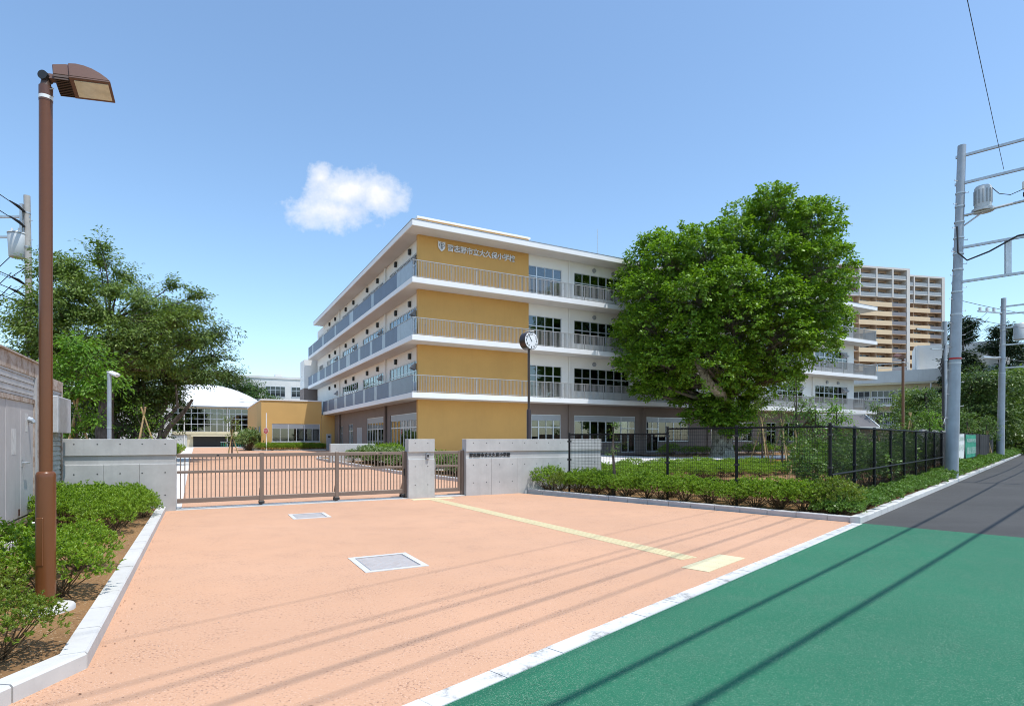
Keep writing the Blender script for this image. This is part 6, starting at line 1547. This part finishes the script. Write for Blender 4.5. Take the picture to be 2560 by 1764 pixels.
UL.part('cross_arm', MB().box(-3.2, -.1, -.06, .02, 12.0, 12.1), M['galv']); UL.part('cross_arm', MB().box(-3.0, -.1, -.06, .02, 11.05, 11.15), M['galv'])
UL.part('side_plate', MB().box(-.42, -.30, -.22, -.12, 10.9, 12.6), M['galv'])
for z in (12.3, 11.6, 8.9, 8.35, 7.9): UL.part('strain_insulator', MB().tube([(-.25, -.15, z-.05), (-.15, -.6, z+.02), (-.1, -1.1, z+.06)], [.05, .07, .03], 8), M['blackplastic'])
for z in (9.6, 8.8, 8.2): cable(UL, 'jumper_cable', [(-.9, -.1, z+.6), (-1.5, -.3, z-.2), (-.8, -.3, z-.5), (-.15, -.2, z)], .018)

# ------------------------------------------------------------------ overhead wires
def wire_obj(name, label, pts, r, group, mat='wire', seg=6):
    T = Thing(name, label, 'wire', tuple(pts[0]), None, group); b = Vector(pts[0])
    T.part('cable', MB().tube([Vector(p)-b for p in pts], r, seg), M[mat], sm=True); return T
def along(p0, q0, z0, p1, q1, z1, s): return sag(R(p0, q0, z0), R(p1, q1, z1), s, 22)
ws = [(1.30, 1.42, 10.6, 11.35), (-.42, .42, 11.4, 12.3), (-.32, .30, 10.6, 11.9), (-.85, -.20, 10.6, 11.9), (-1.22, -.65, 10.7, 11.9), (-1.75, -1.4, 10.6, 11.9)]
wrad = [.008, .013, .0145, .020, .015, .010]
for k, (qa, qb, za, zb) in enumerate(ws):
    lab = 'thin overhead wire rising from the zinc pole across the open sky' if k == 0 else 'overhead power line strung along the road above the view'
    W_ = wire_obj('power_line', lab, along(-25, qa, za+.5, 27.3, qb, zb, .55), wrad[k], 'roadside power lines')
    if k == 0:
        c = along(-25, qa, za+.5, 27.3, qb, zb, .55); b = Vector(W_.o.location)
        a0 = R(13.9, 1.40, 11.05)-b; UPp = min((Vector(p_) for p_ in c), key=lambda p_: abs(toR(p_.x, p_.y)[0]-13.9))-b
        W_.part('spacer', MB().tube([UPp+Vector((-.13, -.02, .02)), UPp+Vector((.15, .03, .02))], [.05, .08], 10), M['insul'], sm=True)
for k, (qa, qb, r) in enumerate(((.63, -1.05, .034), (1.12, -2.55, .036))):
    wire_obj('telephone_cable', 'thick telephone cable strung low along the road', along(-25, qa+.15, 6.6, 27.3, qb, 6.9, .5), r, 'roadside telephone cables')
for k, (q, z) in enumerate(((.3, 11.9), (-.2, 11.9), (-.7, 11.9), (-.6, 7.4), (-1.0, 6.9))):
    wire_obj('power_line', 'overhead line hung between the two roadside zinc poles', sag(R(27.3, q, z), R(52.9, q, z-1.2), .4), .014 if z > 8 else .03, 'lines between the zinc poles')
for k, (z, z2) in enumerate(((6.3, 8.9), (5.0, 7.0), (6.9, 9.6))):
    xx, yy = ax(z); wire_obj('service_wire', 'thin service wire leaving the zinc pole towards the road', sag((PB.x+xx, PB.y+yy, z), R(50, -3, z2-1), .3), .011, 'service wires on the zinc pole', 'wiregrey')
for k in range(4): wire_obj('service_wire', 'thin service wire between slim pole and second zinc pole', sag((P3[0], P3[1], 9.2-.35*k), (PB2.x-1.0, PB2.y-.3, 10.6-.5*k), .4), .012, 'service wires behind the zinc pole', 'wiregrey')
for k, (z, dz) in enumerate(((12.3, .3), (11.6, .3), (8.95, .2), (8.4, .2), (7.95, .2), (7.2, .1), (6.7, 0), (6.1, 0), (5.6, -.1))):
    wire_obj('power_line', 'overhead wire running from the concrete pole out of the picture', sag((PL[0]-.2, PL[1]-.5, z), (-14.0, -1.0, z+dz), .35, 14), .018 if k < 5 else .011, 'wires at the concrete pole')

# black edging of the terracotta bed
ED = Thing('bed_edging', 'black plastic edging strip curving along the terracotta bed', 'edging', tuple(S(29, 25.6, .0)), None); b = S(29, 25.6, 0)
pts = []
for u, v in ((40, 24.7), (34, 25.2), (29.5, 25.55), (27.2, 24.9), (25.5, 23.6), (23.2, 21.7)):
    w_ = S(u, v); pts.append((w_.x-b.x, w_.y-b.y, gz(w_.x, w_.y)+.13))
ED.part('edging', MB().tube(pts, .07, 6), M['blackplastic'], sm=True)
